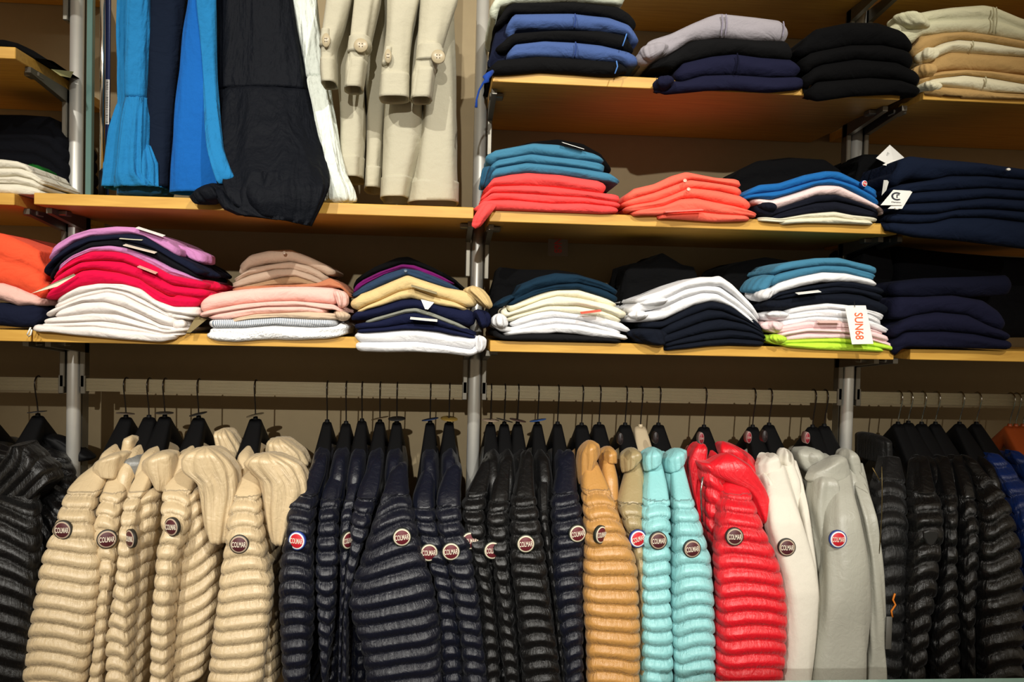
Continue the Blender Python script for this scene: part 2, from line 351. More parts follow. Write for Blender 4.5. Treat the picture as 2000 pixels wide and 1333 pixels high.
def loft(name, rows, mat, parent=None, b=.04, pitch=None, h=.0065, q0=None, tilt=0., sag=0., capt=.02, capb=.02, nphi=60,
         flute=None, open_bottom=False, seed=0, crumple=.0016, sq=.66, pad=0.2, dens=.006, vseam=None):
    """tube down a garment: rows (y, x_left, x_right, Y[, b]) in photo pixels at their own depths"""
    R = np.array([[*(q[0] if isinstance(q[0], tuple) else (q[0], q[0])), q[1], q[2], q[3], (q[4] if len(q) > 4 else b)] for q in rows], float)
    n0 = len(R); tt = np.linspace(0, n0-1, n0*14)
    def itp(c):
        v = np.interp(tt, np.arange(n0), c); k = 6; ker = np.hanning(2*k+1); ker /= ker.sum()
        return np.convolve(np.pad(v, k, mode='reflect', reflect_type='odd'), ker, 'valid')
    yl, yr, xl, xr, Y, B = (itp(R[:, i]) for i in range(6)); y = (yl+yr)/2
    PL, PR = at(xl, yl, Y), at(xr, yr, Y)
    C = (PL+PR)/2
    s = np.r_[0, np.cumsum(np.linalg.norm(np.diff(C, axis=0), axis=1))]; Ltot = s[-1]
    if pitch:
        k = 8; nr = int(Ltot/pitch*k)+1; si = np.arange(nr)*pitch/k
    else:
        nr = max(12, int(Ltot/dens)); si = np.linspace(0, Ltot, nr)
    phi = np.linspace(0, 2*math.pi, nphi, endpoint=False)
    S, PH = np.meshgrid(si, phi, indexing='ij')
    ca, sa = np.cos(PH), np.sin(PH)
    if sq != 1: ca = np.sign(ca)*np.abs(ca)**sq; sa = np.sign(sa)*np.abs(sa)**sq
    pt = pitch or .03
    wf = np.clip(np.interp(S, s, np.linalg.norm(PR-PL, axis=1)/2)/.055, 0, 1)
    S2 = np.clip(S-.8*wf*tilt*pt*ca*(S/Ltot*0+1)+sag*wf*pt*(1-ca*ca)+(.10*pt*np.sin(PH*3+seed+S*11) if pitch else 0), 0, Ltot)
    g = lambda a: np.interp(S2, s, a)
    cl = np.stack([g(PL[:, k]) for k in range(3)], -1); cr = np.stack([g(PR[:, k]) for k in range(3)], -1)
    BB = g(B)
    fac = np.ones_like(S)
    if capt: fac = np.where(S < capt, np.sqrt(np.clip(1-(1-S/capt)**2, .0004, 1)), fac)
    if capb and not open_bottom:
        e_ = Ltot-S; fac = np.where(e_ < capb, np.sqrt(np.clip(1-(1-e_/capb)**2, .0004, 1)), fac)
    cen = (cl+cr)/2; half = (cr-cl)/2
    hw = np.linalg.norm(half, axis=-1)
    shrink = 0.
    disp = np.zeros_like(S)
    ph = S/pt
    if pitch:
        yy = g(y); on = np.clip((yy-(q0 or -1e9))/8, 0, 1) if q0 else 1.
        rid = np.abs(np.sin(np.pi*(ph-np.floor(ph+1e-9)).clip(0, 1)**1.25))**.4
        hloc = np.minimum(h, .3*hw)
        disp = hloc*(rid-.6)*on*(.5+.5*np.abs(sa))
        # puckers pinched in at every seam
        rs = np.random.RandomState(seed+77); row = np.floor(ph).astype(int)
        offs = rs.rand(row.max()+3)*6.28
        pk = np.abs(np.sin(PH*9+offs[row]+np.sin(PH*4+offs[row+1])*1.3))
        disp = disp-hloc*.5*(1-rid)**.8*pk*on-hloc*.10*pk*np.abs(np.sin(PH*5+offs[row]*2))*on
        disp = disp+hloc*.12*(offs[row]/6.28-.5)*np.sin(PH*2+offs[row])*on
    if vseam:
        av, kv, sv = vseam; disp = disp+av*(np.abs(np.sin(kv*PH/2+sv*S+.15*np.sin(S*40)))**.8-.5)
    if flute:
        amp, kf = flute; fr = (S/Ltot)
        fw = np.sin(kf*PH+wav(S, seed, 9, 1.6)+1.1*np.sin(PH*3+seed)+seed)
        disp = disp+amp*(.35+.65*fr)*fw*(.6+.4*np.sin(PH*2+seed))+amp*.35*np.sin(kf*2.3*PH+wav(S, seed+9, 14, 1.2))*(1-fr*.5)
    disp = disp+crumple*wav(PH*3+S*14, seed+3, 1.0)*(1 if pitch else 0)+(crumple*.4*wav(S*25+np.sin(PH)*2.0, seed+4, 1.0) if pitch else crumple*1.5*wav(PH*3+S*9, seed+4, 1.0)+crumple*wav(S*26+PH*2+np.sin(PH*2)*2.0, seed+5, 1.0))
    hwn = np.maximum(hw*fac-(h*pad if pitch else 0), .0005)
    ux = half/np.maximum(hw, 1e-6)[..., None]
    Pn = cen+ux*(ca*(hwn+disp*fac))[..., None]
    Pn[..., 1] -= sa*(BB*fac+disp*fac)
    per = np.cumsum(np.r_[0, np.linalg.norm(np.diff(Pn[nr//2], axis=0), axis=1)])
    U = np.broadcast_to(per, S.shape)
    uv = np.stack([U, (np.where(on > .5, ph, .5) if q0 else ph) if pitch else S*6+.5], -1)
    A = [Pn]; UVs = [uv]
    if open_bottom:
        e1 = Pn[-1]; cm = cen[-1].mean(0)
        inn = []
        for sc, up in ((.97, .0), (.94, .004), (.90, .05), (.5, .09), (.01, .1)):
            q = cm+(e1-cm)*sc; q[:, 2] += up; inn.append(q)
        A.append(np.array(inn)); UVs.append(np.repeat(uv[-1:], 5, 0))
    A = np.concatenate(A); UVs = np.concatenate(UVs)
    Rn, M = A.shape[:2]
    i, j = np.meshgrid(np.arange(Rn-1), np.arange(M), indexing='ij'); j2 = (j+1) % M
    Fq = np.stack([i*M+j, (i+1)*M+j, (i+1)*M+j2, i*M+j2], -1).reshape(-1, 4).tolist()
    Fq.append(list(range(M-1, -1, -1))[::-1]); Fq.append([(Rn-1)*M+k for k in range(M)][::-1])
    return mk(name, A.reshape(-1, 3), Fq, mat, parent, UVs.reshape(-1, 2))

TXT = {}
def text_mesh(s, bold=0):
    if (s, bold) in TXT: return TXT[(s, bold)]
    c = D.curves.new('lettering', 'FONT'); c.body = s; c.align_x = 'CENTER'; c.align_y = 'CENTER'; c.size = 1; c.extrude = .01; c.offset = bold; c.resolution_u = 3
    o = D.objects.new('tmp', c); COL.objects.link(o); bpy.context.view_layer.update()
    me = D.meshes.new_from_object(o.evaluated_get(bpy.context.evaluated_depsgraph_get())); D.objects.remove(o)
    V = np.empty(len(me.vertices)*3); me.vertices.foreach_get('co', V); V = V.reshape(-1, 3)
    V[:, 0] -= (V[:, 0].max()+V[:, 0].min())/2; V[:, 1] -= (V[:, 1].max()+V[:, 1].min())/2
    Fq = [tuple(p.vertices) for p in me.polygons]
    TXT[(s, bold)] = (V, Fq); return TXT[(s, bold)]
def place_vf(V, M, org): return [tuple(org+M@Vector(v)) for v in V]
def lettering(s, org, M, wid, hei, mat, par, bold=.01, lift=.0):
    V, Fq = text_mesh(s, bold); V = V.copy()
    V[:, 0] *= wid/np.ptp(V[:, 0]); V[:, 1] *= hei/np.ptp(V[:, 1]); V[:, 2] = (V[:, 2] > 0)*.0004+lift
    return mk('lettering', place_vf(V, M, org), [list(f) for f in Fq], mat, par, smooth=False)
def disc_vf(r, z0, z1, n=36, bev=.0006, rx=1.0):
    V = []; Fq = []
    for rr, z in ((r, z0), (r, z1-bev), (r-bev, z1)):
        V += [(rr*rx*math.cos(2*math.pi*i/n), rr*math.sin(2*math.pi*i/n), z) for i in range(n)]
    for k in range(2):
        for i in range(n): Fq.append((k*n+i, k*n+(i+1) % n, (k+1)*n+(i+1) % n, (k+1)*n+i))
    Fq += [tuple(range(n-1, -1, -1)), tuple(range(2*n, 3*n))]
    return V, Fq
BAD = {'m': ((38, 42, 34), (214, 205, 180), (98, 24, 34)), 'r': ((30, 60, 140), (235, 235, 235), (200, 24, 40)), 'b': ((38, 36, 32), (176, 156, 134), (78, 28, 34))}
def badge(px, py, Y, par, style='m', yaw=0., roll=0., r=.0200, pitchv=0.):
    c = Vector(at(px, py, Y).tolist())
    from mathutils import Euler
    M = (Euler((0, 0, yaw)).to_matrix() @ Euler((math.radians(90)+pitchv, 0, 0)).to_matrix() @ Euler((0, 0, roll)).to_matrix())
    a, b_, c_ = BAD[style]
    V, Fq = disc_vf(r, -.006, .0012); o = mk('badge', place_vf(V, M, c), [list(f) for f in Fq], plain(a, .5), par)
    V, Fq = disc_vf(r*.90, .0005, .0019); mk('ring', place_vf(V, M, c), [list(f) for f in Fq], plain(b_, .6), o)
    V, Fq = disc_vf(r*.76, .0015, .0024); mk('face', place_vf(V, M, c), [list(f) for f in Fq], plain(c_, .55), o)
    lettering('COLMAR', c, M, r*1.46, r*.58, plain((225, 215, 195), .6), o, .012, .0025)
    return o
def proj(P):
    d = np.asarray(P, float)-CAM; z = d@FF
    return 1000+F*(d@RR)/z, 666.5-F*(d@UU)/z

# ------------------------------------------------------------ folded clothes, stack by stack
WH = (226, 226, 228); CRM = (228, 220, 196); NVY = (20, 24, 42); NV2 = (17, 21, 31); BLK = (7, 7, 8); TEAL = (60, 116, 144); COR = (240, 76, 74); POLO = (246, 104, 84)
BLU = (64, 86, 136); ROY = (20, 94, 160); TANC = (200, 168, 112); PNK = (232, 184, 172); RED = (214, 0, 62); VIO = (188, 124, 174); DTL = (21, 43, 60)
ORD = ['topmost', 'second from top', 'third from top', 'fourth from top', 'fifth from top', 'sixth from top', 'seventh from top', 'eighth from top', 'ninth from top', 'tenth from top',
       'eleventh from top', 'twelfth from top', 'thirteenth from top', 'fourteenth from top', 'fifteenth from top']
PILES = {}
def pile(key, where, zs, items, bottom, Yf=-.252, group=None, depth=.27, order0=0):
    n = len(items); out = []
    for i, it in enumerate(items):
        nm, desc, mat, top = it[:4]; o = it[4] if len(it) > 4 else {}
        tp = np.array(sorted(top), float)
        nxt = o.get('bot') or (items[i+1][3] if i+1 < n else bottom)
        nx = np.array(sorted(nxt), float)
        xs = np.unique(np.r_[tp[:, 0], nx[:, 0], np.linspace(tp[0, 0], tp[-1, 0], 12)]); xs = xs[(xs >= tp[0, 0]) & (xs <= tp[-1, 0])]
        yb = np.interp(xs, nx[:, 0], nx[:, 1]); yt = np.interp(xs, tp[:, 0], tp[:, 1])
        # beyond the reach of the garment below, sag no further than a plausible thickness
        lim = o.get('maxt', 30); yb = np.clip(yb, yt+8, yt+lim)
        pos = ORD[i+order0] if i < n-1 else 'at the bottom'
        lab = f"{desc}, {pos} in the {where}" if i < n-1 else f"{desc} at the bottom of the {where}"
        ob = fold(nm, tp, np.stack([xs, yb], 1), mat, Yf=o.get('Y', Yf+rng.uniform(-.004, .004)), depth=o.get('depth', depth), lobes=o.get('lobes', 1), zmin=zs, seed=int(rng.randint(1000)), wr=o.get('wr', 1))
        tag(ob, lab, o.get('cat', nm.split('_')[-1]), group or f"clothes in the {where}")
        if len(lab.split()) > 16: print('LONG LABEL', lab)
        out.append(ob)
    PILES[key] = out
    return out
S0, S1, S2 = Z0+TH, Z1+TH, Z2+TH
SW = 'folded_sweatshirt'; SH = 'folded_shirt'; KN = 'folded_sweater'; PO = 'folded_polo_shirt'; TR = 'folded_trousers'
c = cloth
A = pile('A', 'blue and black stack on top shelf', S0, [
    (SW, 'pale green-white sweatshirt', c((205, 210, 190)), [(957, 2), (975, -20), (1100, -32), (1225, -24)]),
    (SW, 'black sweatshirt', c((16, 16, 17)), [(966, 40), (985, 12), (1000, 2), (1120, -1), (1210, 10), (1246, 36)]),
    (SW, 'royal blue sweatshirt', c(BLU), [(990, 44), (993, 30), (1003, 24), (1121, 23), (1193, 31), (1231, 45), (1251, 62)], {'lobes': 1}),
    (SW, 'black blue-piped sweatshirt', c((14, 14, 15)), [(970, 84), (1003, 62), (1093, 56), (1176, 57), (1224, 66), (1240, 83)]),
    (SW, 'royal blue sweatshirt', c(BLU), [(990, 98), (1003, 84), (1065, 76), (1121, 79), (1176, 85), (1228, 98), (1251, 106)], {'maxt': 34}),
    (SW, 'black blue-piped sweatshirt', c((14, 14, 15)), [(953, 128), (969, 115), (1055, 107), (1121, 111), (1210, 119), (1228, 127)])],
    [(953, 143), (1055, 145), (1203, 146), (1228, 140)], Yf=-.262)
NB = tag(fold('folded_sweatshirt', [(953, 108), (966, 62), (985, 42), (1010, 40)], [(953, 132), (966, 131), (985, 130), (1010, 130)], c(NVY), Yf=-.235, zmin=S0, seed=5, depth=.2), 'navy sweatshirt sleeve end poking out left of the blue and black stack', 'sweatshirt')
pile('B', 'lilac-topped stack on top shelf', S0, [
    (SW, 'lilac grey sweatshirt', c((150, 145, 151)), [(1247, 92), (1273, 75), (1311, 63), (1350, 44), (1383, 30), (1405, 23), (1475, 30), (1524, 36), (1545, 48)], {'maxt': 46}),
    (SW, 'black sweatshirt', c((15, 15, 16)), [(1271, 122), (1311, 104), (1349, 79), (1363, 75), (1415, 70), (1475, 75), (1541, 77), (1555, 91)], {'maxt': 46}),
    (SW, 'dark navy sweatshirt', c((24, 25, 46)), [(1319, 131), (1335, 120), (1394, 106), (1440, 101), (1492, 109), (1545, 112), (1569, 119)], {'maxt': 44}),
    (SW, 'dark navy sweatshirt', c((24, 25, 46)), [(1281, 166), (1307, 153), (1335, 157), (1377, 145), (1433, 143), (1510, 149), (1576, 147)])],
    [(1283, 178), (1297, 183), (1370, 176), (1440, 181), (1510, 178), (1576, 171)], Yf=-.268)
pile('C', 'all-black stack on top shelf', S0, [
    (SW, 'black sweatshirt', c(BLK), [(1559, 88), (1597, 54), (1664, 40), (1720, 41), (1765, 56), (1790, 80)], {'maxt': 50}),
    (SW, 'black sweatshirt', c(BLK), [(1569, 106), (1608, 96), (1667, 85), (1730, 85), (1790, 98)], {'maxt': 44}),
    (SW, 'black sweatshirt', c(BLK), [(1573, 138), (1608, 123), (1678, 112), (1755, 119), (1804, 142)], {'maxt': 44}),
    (SW, 'black sweatshirt', c(BLK), [(1578, 168), (1601, 157), (1702, 149), (1765, 154), (1804, 168)], {'maxt': 48})],
    [(1580, 190), (1601, 196), (1671, 186), (1755, 181), (1804, 186)], Yf=-.272)
pile('D', 'cream and tan stack at upper right', S0, [
    (SW, 'cream hooded sweatshirt', c((206, 204, 172)), [(1742, 44), (1769, 28), (1825, 17), (1867, 11), (1930, 6), (1951, 10), (2000, 31), (2045, 45)], {'maxt': 62, 'lobes': 2}),
    (SW, 'tan sweatshirt', c((184, 150, 96)), [(1786, 84), (1800, 68), (1846, 61), (1895, 60), (1965, 70), (2045, 86)], {'maxt': 34}),
    (SW, 'cream sweatshirt', c((222, 216, 186)), [(1800, 108), (1815, 96), (1846, 81), (1877, 74), (1930, 79), (2045, 100)]),
    (SW, 'tan sweatshirt', c((184, 150, 96)), [(1784, 128), (1825, 114), (1860, 98), (1912, 101), (2045, 110)], {'maxt': 36}),
    (SW, 'tan sweatshirt', c((190, 155, 100)), [(1798, 148), (1842, 138), (1888, 135), (1937, 137), (2045, 150)]),
    (SW, 'cream sweatshirt', c((222, 216, 186)), [(1802, 165), (1825, 153), (1888, 144), (1937, 149), (2045, 168)]),
    (SW, 'tan sweatshirt', c((184, 150, 96)), [(1807, 177), (1832, 166), (1895, 171), (1948, 180), (2045, 186)])],
    [(1811, 182), (1860, 190), (1948, 192), (2045, 194)], Yf=-.252)
tag(fold('folded_sweater', [(986, 290), (1038, 276), (1093, 270), (1141, 279), (1176, 299), (1196, 318)], [(986, 320), (1093, 300), (1141, 312), (1176, 330), (1196, 340)], c(BLK, bump=1), Yf=-.17, depth=.24, seed=3), 'black knit sweater lying behind the teal shirts', 'sweater')
E_ = pile('E', 'teal and coral stack', S1, [
    (KN, 'teal blue sweater', c(TEAL), [(950, 296), (1003, 286), (1045, 278), (1093, 281), (1141, 293), (1181, 304)]),
    (KN, 'teal blue sweater', c(TEAL), [(955, 320), (969, 312), (1038, 299), (1079, 305), (1141, 312), (1185, 319)]),
    (KN, 'teal blue sweater', c(TEAL), [(948, 343), (969, 327), (1028, 316), (1079, 321), (1141, 328), (1193, 338), (1213, 350)], {'maxt': 26}),
    (KN, 'coral red sweater', c(COR), [(945, 366), (959, 348), (997, 340), (1031, 336), (1093, 340), (1141, 348), (1187, 354)]),
    (KN, 'coral red sweater', c(COR), [(940, 380), (962, 363), (1021, 361), (1079, 364), (1141, 372), (1187, 378), (1213, 380)]),
    (KN, 'coral red sweater', c(COR), [(938, 391), (962, 375), (1045, 378), (1141, 385), (1215, 396)]),
    (KN, 'coral red sweater', c(COR), [(926, 404), (945, 390), (997, 389), (1079, 397), (1141, 396), (1211, 404)])],
    [(926, 414), (962, 409), (1072, 413), (1176, 417), (1212, 414)], Yf=-.258)
tube = loft('hanging_sleeve', [(396, 944, 972, -.262, .010), (410, 935, 964, -.268, .012), (425, 926, 952, -.270, .012), (447, 921, 936, -.268, .008)], c(COR), parent=E_[-1], b=.012, capt=.01, capb=.01, seed=4)
pile('F', 'coral polo stack', S1, [
    (PO, 'bright coral polo shirt', c(POLO), [(1221, 381), (1240, 368), (1280, 359), (1314, 343), (1343, 335), (1400, 347), (1452, 350)], {'maxt': 22}),
    (PO, 'bright coral polo shirt', c(POLO), [(1219, 393), (1280, 374), (1328, 356), (1349, 349), (1405, 357), (1453, 365)], {'maxt': 22}),
    (PO, 'bright coral polo shirt', c(POLO), [(1224, 402), (1280, 393), (1314, 381), (1349, 366), (1405, 371), (1452, 382), (1470, 389)], {'maxt': 27}),
    (PO, 'bright coral polo shirt', c(POLO), [(1237, 412), (1297, 402), (1331, 387), (1362, 385), (1405, 395), (1440, 402), (1482, 415)], {'maxt': 28}),
    (PO, 'bright coral polo shirt', c(POLO), [(1286, 419), (1331, 415), (1369, 413), (1405, 417), (1468, 421)])],
    [(1286, 425), (1331, 428), (1369, 431), (1405, 433), (1468, 431)], Yf=-.262)
tag(fold('folded_sweater', [(1430, 338), (1482, 313), (1545, 306), (1615, 310), (1650, 334), (1662, 350)], [(1430, 410), (1662, 420)], c(BLK), Yf=-.09, depth=.22, seed=8, lobes=3), 'black sweaters heaped behind the royal blue polo shirts', 'sweater')
G_ = pile('G', 'stack topped with royal blue polos', S1, [
    (PO, 'royal blue polo shirt', c(ROY), [(1452, 377), (1485, 360), (1524, 357), (1573, 341), (1615, 333), (1643, 334), (1685, 357), (1721, 372)], {'maxt': 24}),
    (PO, 'royal blue polo shirt', c(ROY), [(1455, 381), (1527, 372), (1587, 354), (1625, 348), (1671, 362), (1722, 389)], {'maxt': 20}),
    (PO, 'pale pink polo shirt', c((236, 208, 204)), [(1470, 386), (1510, 388), (1552, 376), (1601, 360), (1643, 359), (1685, 382), (1733, 411)], {'maxt': 26}),
    (PO, 'dark navy polo shirt', c((20, 22, 32)), [(1478, 397), (1510, 411), (1545, 399), (1597, 381), (1636, 379), (1685, 396), (1723, 412)], {'maxt': 22}),
    (PO, 'dark navy polo shirt', c((20, 22, 32)), [(1506, 423), (1545, 409), (1597, 395), (1636, 392), (1678, 402), (1722, 418)], {'maxt': 24}),
    (PO, 'cream white polo shirt', c((220, 214, 190)), [(1484, 423), (1527, 426), (1580, 417), (1632, 413), (1667, 420), (1720, 425)]),
    (PO, 'cream white polo shirt', c((220, 214, 190)), [(1527, 430), (1580, 426), (1632, 423), (1667, 429), (1712, 431)])],
    [(1527, 434), (1600, 435), (1712, 438)], Yf=-.258)
H_ = pile('H', 'tall tagged navy stack', S1, [
    (SW, 'dark navy sweatshirt', c((16, 24, 42)), [(1745, 334), (1758, 313), (1783, 303), (1825, 308), (1930, 317), (2045, 335)], {'maxt': 44}),
    (SW, 'dark navy sweatshirt', c((16, 24, 42)), [(1748, 362), (1825, 350), (1860, 342), (1930, 342), (2045, 353)], {'maxt': 34}),
    (SW, 'dark navy sweatshirt', c((16, 24, 42)), [(1755, 381), (1800, 374), (1860, 370), (1930, 366), (2045, 374)]),
    (SW, 'dark navy sweatshirt', c((16, 24, 42)), [(1750, 399), (1810, 396), (1867, 393), (1930, 386), (2045, 392)]),
    (SW, 'dark navy sweatshirt', c((16, 24, 42)), [(1741, 416), (1800, 418), (1835, 417), (1877, 408), (1940, 407), (2045, 415)]),
    (SW, 'dark navy sweatshirt', c((16, 24, 42)), [(1735, 434), (1790, 436), (1825, 434), (1860, 424), (1930, 424), (2045, 437)], {'maxt': 60})],
    [(1735, 450), (1790, 463), (1880, 470), (2000, 485), (2045, 492)], Yf=-.275)
tag(fold('folded_sweater', [(1672, 330), (1690, 300), (1720, 300), (1750, 318)], [(1672, 440), (1750, 440)], c(BLK), Yf=-.1, depth=.22, seed=8, lobes=3), 'black sweater pile glimpsed behind the tagged navy stack', 'sweater')
pile('I', 'orange-topped stack at left edge', S2, [
    (SW, 'bright orange-coral sweatshirt', c((238, 84, 50)), [(-50, 448), (0, 456), (50, 477), (76, 492), (88, 512)], {'maxt': 98, 'lobes': 2, 'wr': 2}),
    (SW, 'pale pink sweatshirt', c((222, 178, 166)), [(-50, 550), (0, 553), (25, 561), (50, 572), (78, 582)], {'maxt': 34}),
    (SW, 'navy sweatshirt', c(NVY), [(-50, 590), (0, 592), (30, 598), (60, 596), (80, 598)], {'maxt': 50})],
    [(-50, 634), (0, 637), (40, 641), (60, 640), (80, 630)], Yf=-.25)
J_ = pile('J', 'pink, red and white stack', S2, [
    (TR, 'orchid pink sweatpants', c(VIO), [(90, 494), (100, 482), (140, 458), (175, 447), (225, 442), (265, 444), (317, 464), (349, 482)], {'maxt': 21}),
    (TR, 'navy sweatpants', c(NVY), [(79, 522), (100, 501), (140, 473), (175, 461), (250, 456), (280, 462), (325, 490), (375, 515), (395, 528)], {'maxt': 18}),
    (TR, 'black sweatpants', c((17, 17, 22)), [(91, 538), (125, 501), (175, 473), (232, 467), (300, 486), (350, 516), (385, 536)], {'maxt': 18}),
    (TR, 'orchid pink sweatpants', c(VIO), [(105, 525), (140, 498), (175, 483), (212, 479), (250, 485), (300, 505), (332, 522), (385, 543)], {'maxt': 18}),
    (TR, 'cherry red sweatpants', c(RED), [(100, 537), (140, 506), (175, 490), (220, 491), (250, 497), (300, 520), (332, 538), (400, 550)], {'maxt': 26}),
    (TR, 'cherry red sweatpants', c(RED), [(88, 556), (125, 527), (155, 511), (200, 508), (237, 510), (265, 521), (300, 536), (335, 556), (405, 566)], {'maxt': 28}),
    (TR, 'cherry red sweatpants', c(RED), [(83, 574), (112, 552), (155, 528), (180, 525), (225, 532), (270, 545), (287, 558), (325, 580), (388, 580)], {'maxt': 38}),
    (TR, 'white sweatpants', c(CRM[:2]+(214,)), [(104, 585), (150, 560), (190, 554), (237, 555), (275, 565), (300, 586), (337, 600), (388, 600)], {'maxt': 22}),
    (TR, 'white sweatpants', c(CRM[:2]+(214,)), [(100, 597), (135, 580), (175, 569), (212, 562), (250, 570), (287, 589), (325, 611), (375, 618)], {'maxt': 16}),
    (TR, 'white sweatpants', c(CRM[:2]+(214,)), [(83, 611), (112, 600), (155, 582), (207, 570), (237, 576), (275, 595), (322, 616), (345, 621)], {'maxt': 24}),
    (TR, 'white sweatpants', c(CRM[:2]+(214,)), [(100, 613), (125, 601), (160, 590), (200, 589), (237, 600), (275, 616), (312, 635), (345, 640)], {'maxt': 26}),
    (TR, 'white sweatpants', c(CRM[:2]+(214,)), [(79, 623), (125, 618), (175, 612), (225, 614), (275, 630), (325, 643), (366, 640)]),
    (TR, 'white sweatpants', c(CRM[:2]+(214,)), [(75, 632), (137, 630), (200, 627), (250, 635), (325, 651), (358, 648)]),
    (TR, 'white drawstring sweatpants', c(CRM[:2]+(214,)), [(57, 634), (75, 636), (125, 639), (175, 638), (237, 645), (300, 652), (342, 653)])],
    [(57, 648), (100, 650), (150, 656), (225, 663), (312, 669), (342, 664)], Yf=-.262)
BG = (196, 172, 150)
pile('K', 'blush and white towelling stack', S2, [
    (PO, 'taupe beige polo shirt', c(BG), [(463, 513), (488, 497), (523, 489), (565, 487), (600, 501), (635, 517), (654, 526)], {'Y': -.08, 'maxt': 26, 'depth': .2}),
    (PO, 'taupe beige polo shirt', c(BG), [(455, 543), (488, 523), (523, 517), (565, 511), (600, 519), (640, 538)], {'Y': -.085, 'depth': .2}),
    (PO, 'taupe beige polo shirt', c(BG), [(450, 553), (488, 537), (535, 526), (570, 525), (606, 536), (640, 553)], {'Y': -.09, 'depth': .2}),
    (PO, 'tan polo shirt', c((176, 142, 108)), [(458, 562), (503, 553), (547, 542), (576, 540), (612, 552), (640, 560)], {'Y': -.095, 'depth': .2}),
    (PO, 'terracotta polo shirt', c((176, 112, 80)), [(450, 563), (482, 559), (576, 556), (621, 553), (644, 542), (668, 556), (683, 573)], {'Y': -.15, 'maxt': 34, 'depth': .22}),
    (SW, 'blush pink sweatshirt', c(PNK), [(386, 586), (392, 581), (429, 571), (473, 565), (547, 560), (606, 560), (660, 563)], {'maxt': 34}),
    (SW, 'blush pink sweatshirt', c(PNK), [(385, 612), (414, 605), (473, 594), (532, 589), (576, 588), (653, 595), (669, 604)], {'maxt': 20}),
    (SW, 'blush pink sweatshirt', c(PNK), [(405, 616), (458, 606), (517, 598), (591, 598), (638, 605)], {'maxt': 18}),
    (SW, 'beige sweatshirt', c((202, 178, 152)), [(446, 624), (497, 614), (559, 611), (600, 609), (660, 613)]),
    (SH, 'grey and white striped shirt', c((225, 226, 228), stripes=(260, (120, 132, 146))), [(404, 625), (488, 624), (547, 620), (606, 624), (657, 625)]),
    ('folded_towelling_top', 'white towelling top', c((244, 244, 244), terry=True, rough=1), [(402, 641), (473, 640), (532, 634), (606, 639), (656, 637), (677, 632)], {'cat': 'top', 'wr': 1.6})],
    [(398, 666), (458, 669), (503, 665), (576, 666), (635, 663), (677, 656)], Yf=-.262)
pile('L', 'tan, navy and white stack', S2, [
    (PO, 'black polo shirt', c(BLK), [(688, 560), (694, 545), (733, 521), (777, 503), (798, 501), (842, 520), (886, 543), (910, 561)], {'Y': -.10, 'depth': .2, 'maxt': 18}),
    (PO, 'deep purple polo shirt', c((104, 12, 92)), [(688, 564), (694, 553), (739, 531), (783, 516), (807, 518), (842, 531), (886, 551)], {'Y': -.11, 'depth': .2, 'maxt': 18}),
    (PO, 'slate blue polo shirt', c((38, 58, 84)), [(687, 573), (718, 553), (753, 535), (789, 524), (818, 528), (857, 543), (897, 562)], {'Y': -.12, 'depth': .22, 'maxt': 24}),
    (PO, 'pale tan polo shirt', c((212, 186, 132)), [(683, 582), (724, 567), (768, 548), (795, 537), (827, 548), (871, 562), (925, 571), (934, 580)], {'maxt': 34}),
    (PO, 'pale tan polo shirt', c((212, 186, 132)), [(697, 605), (739, 588), (777, 570), (804, 564), (842, 579), (886, 590), (912, 601)], {'maxt': 18}),
    (PO, 'navy polo shirt', c((22, 26, 52)), [(683, 617), (689, 608), (739, 599), (783, 585), (812, 584), (857, 596), (901, 603), (931, 607)], {'maxt': 32}),
    (PO, 'grey polo shirt', c((128, 130, 120)), [(712, 626), (753, 615), (792, 604), (812, 602), (842, 611), (886, 628), (916, 641)], {'maxt': 14}),
    (PO, 'navy polo shirt', c((22, 26, 52)), [(691, 633), (739, 627), (783, 611), (812, 608), (842, 615), (877, 629), (932, 648)], {'maxt': 26}),
    (PO, 'navy polo shirt', c((22, 26, 52)), [(696, 644), (753, 640), (798, 633), (842, 635), (886, 646), (932, 657)]),
    (PO, 'white polo shirt', c(WH), [(692, 648), (739, 647), (789, 644), (818, 644), (857, 648), (886, 655), (938, 655)], {'maxt': 30}),
    (PO, 'white polo shirt', c(WH), [(694, 669), (753, 669), (812, 668), (871, 676), (922, 684), (939, 672)])],
    [(694, 687), (753, 689), (812, 688), (871, 691), (916, 697), (939, 693)], Yf=-.262)
tag(fold('folded_sweater', [(955, 572), (961, 536), (973, 521), (1015, 526), (1090, 527), (1130, 534), (1160, 547)], [(955, 640), (1160, 640)], c(BLK), Yf=-.12, depth=.22, seed=8, lobes=3), 'black sweater pile behind the dark teal jumpers', 'sweater')
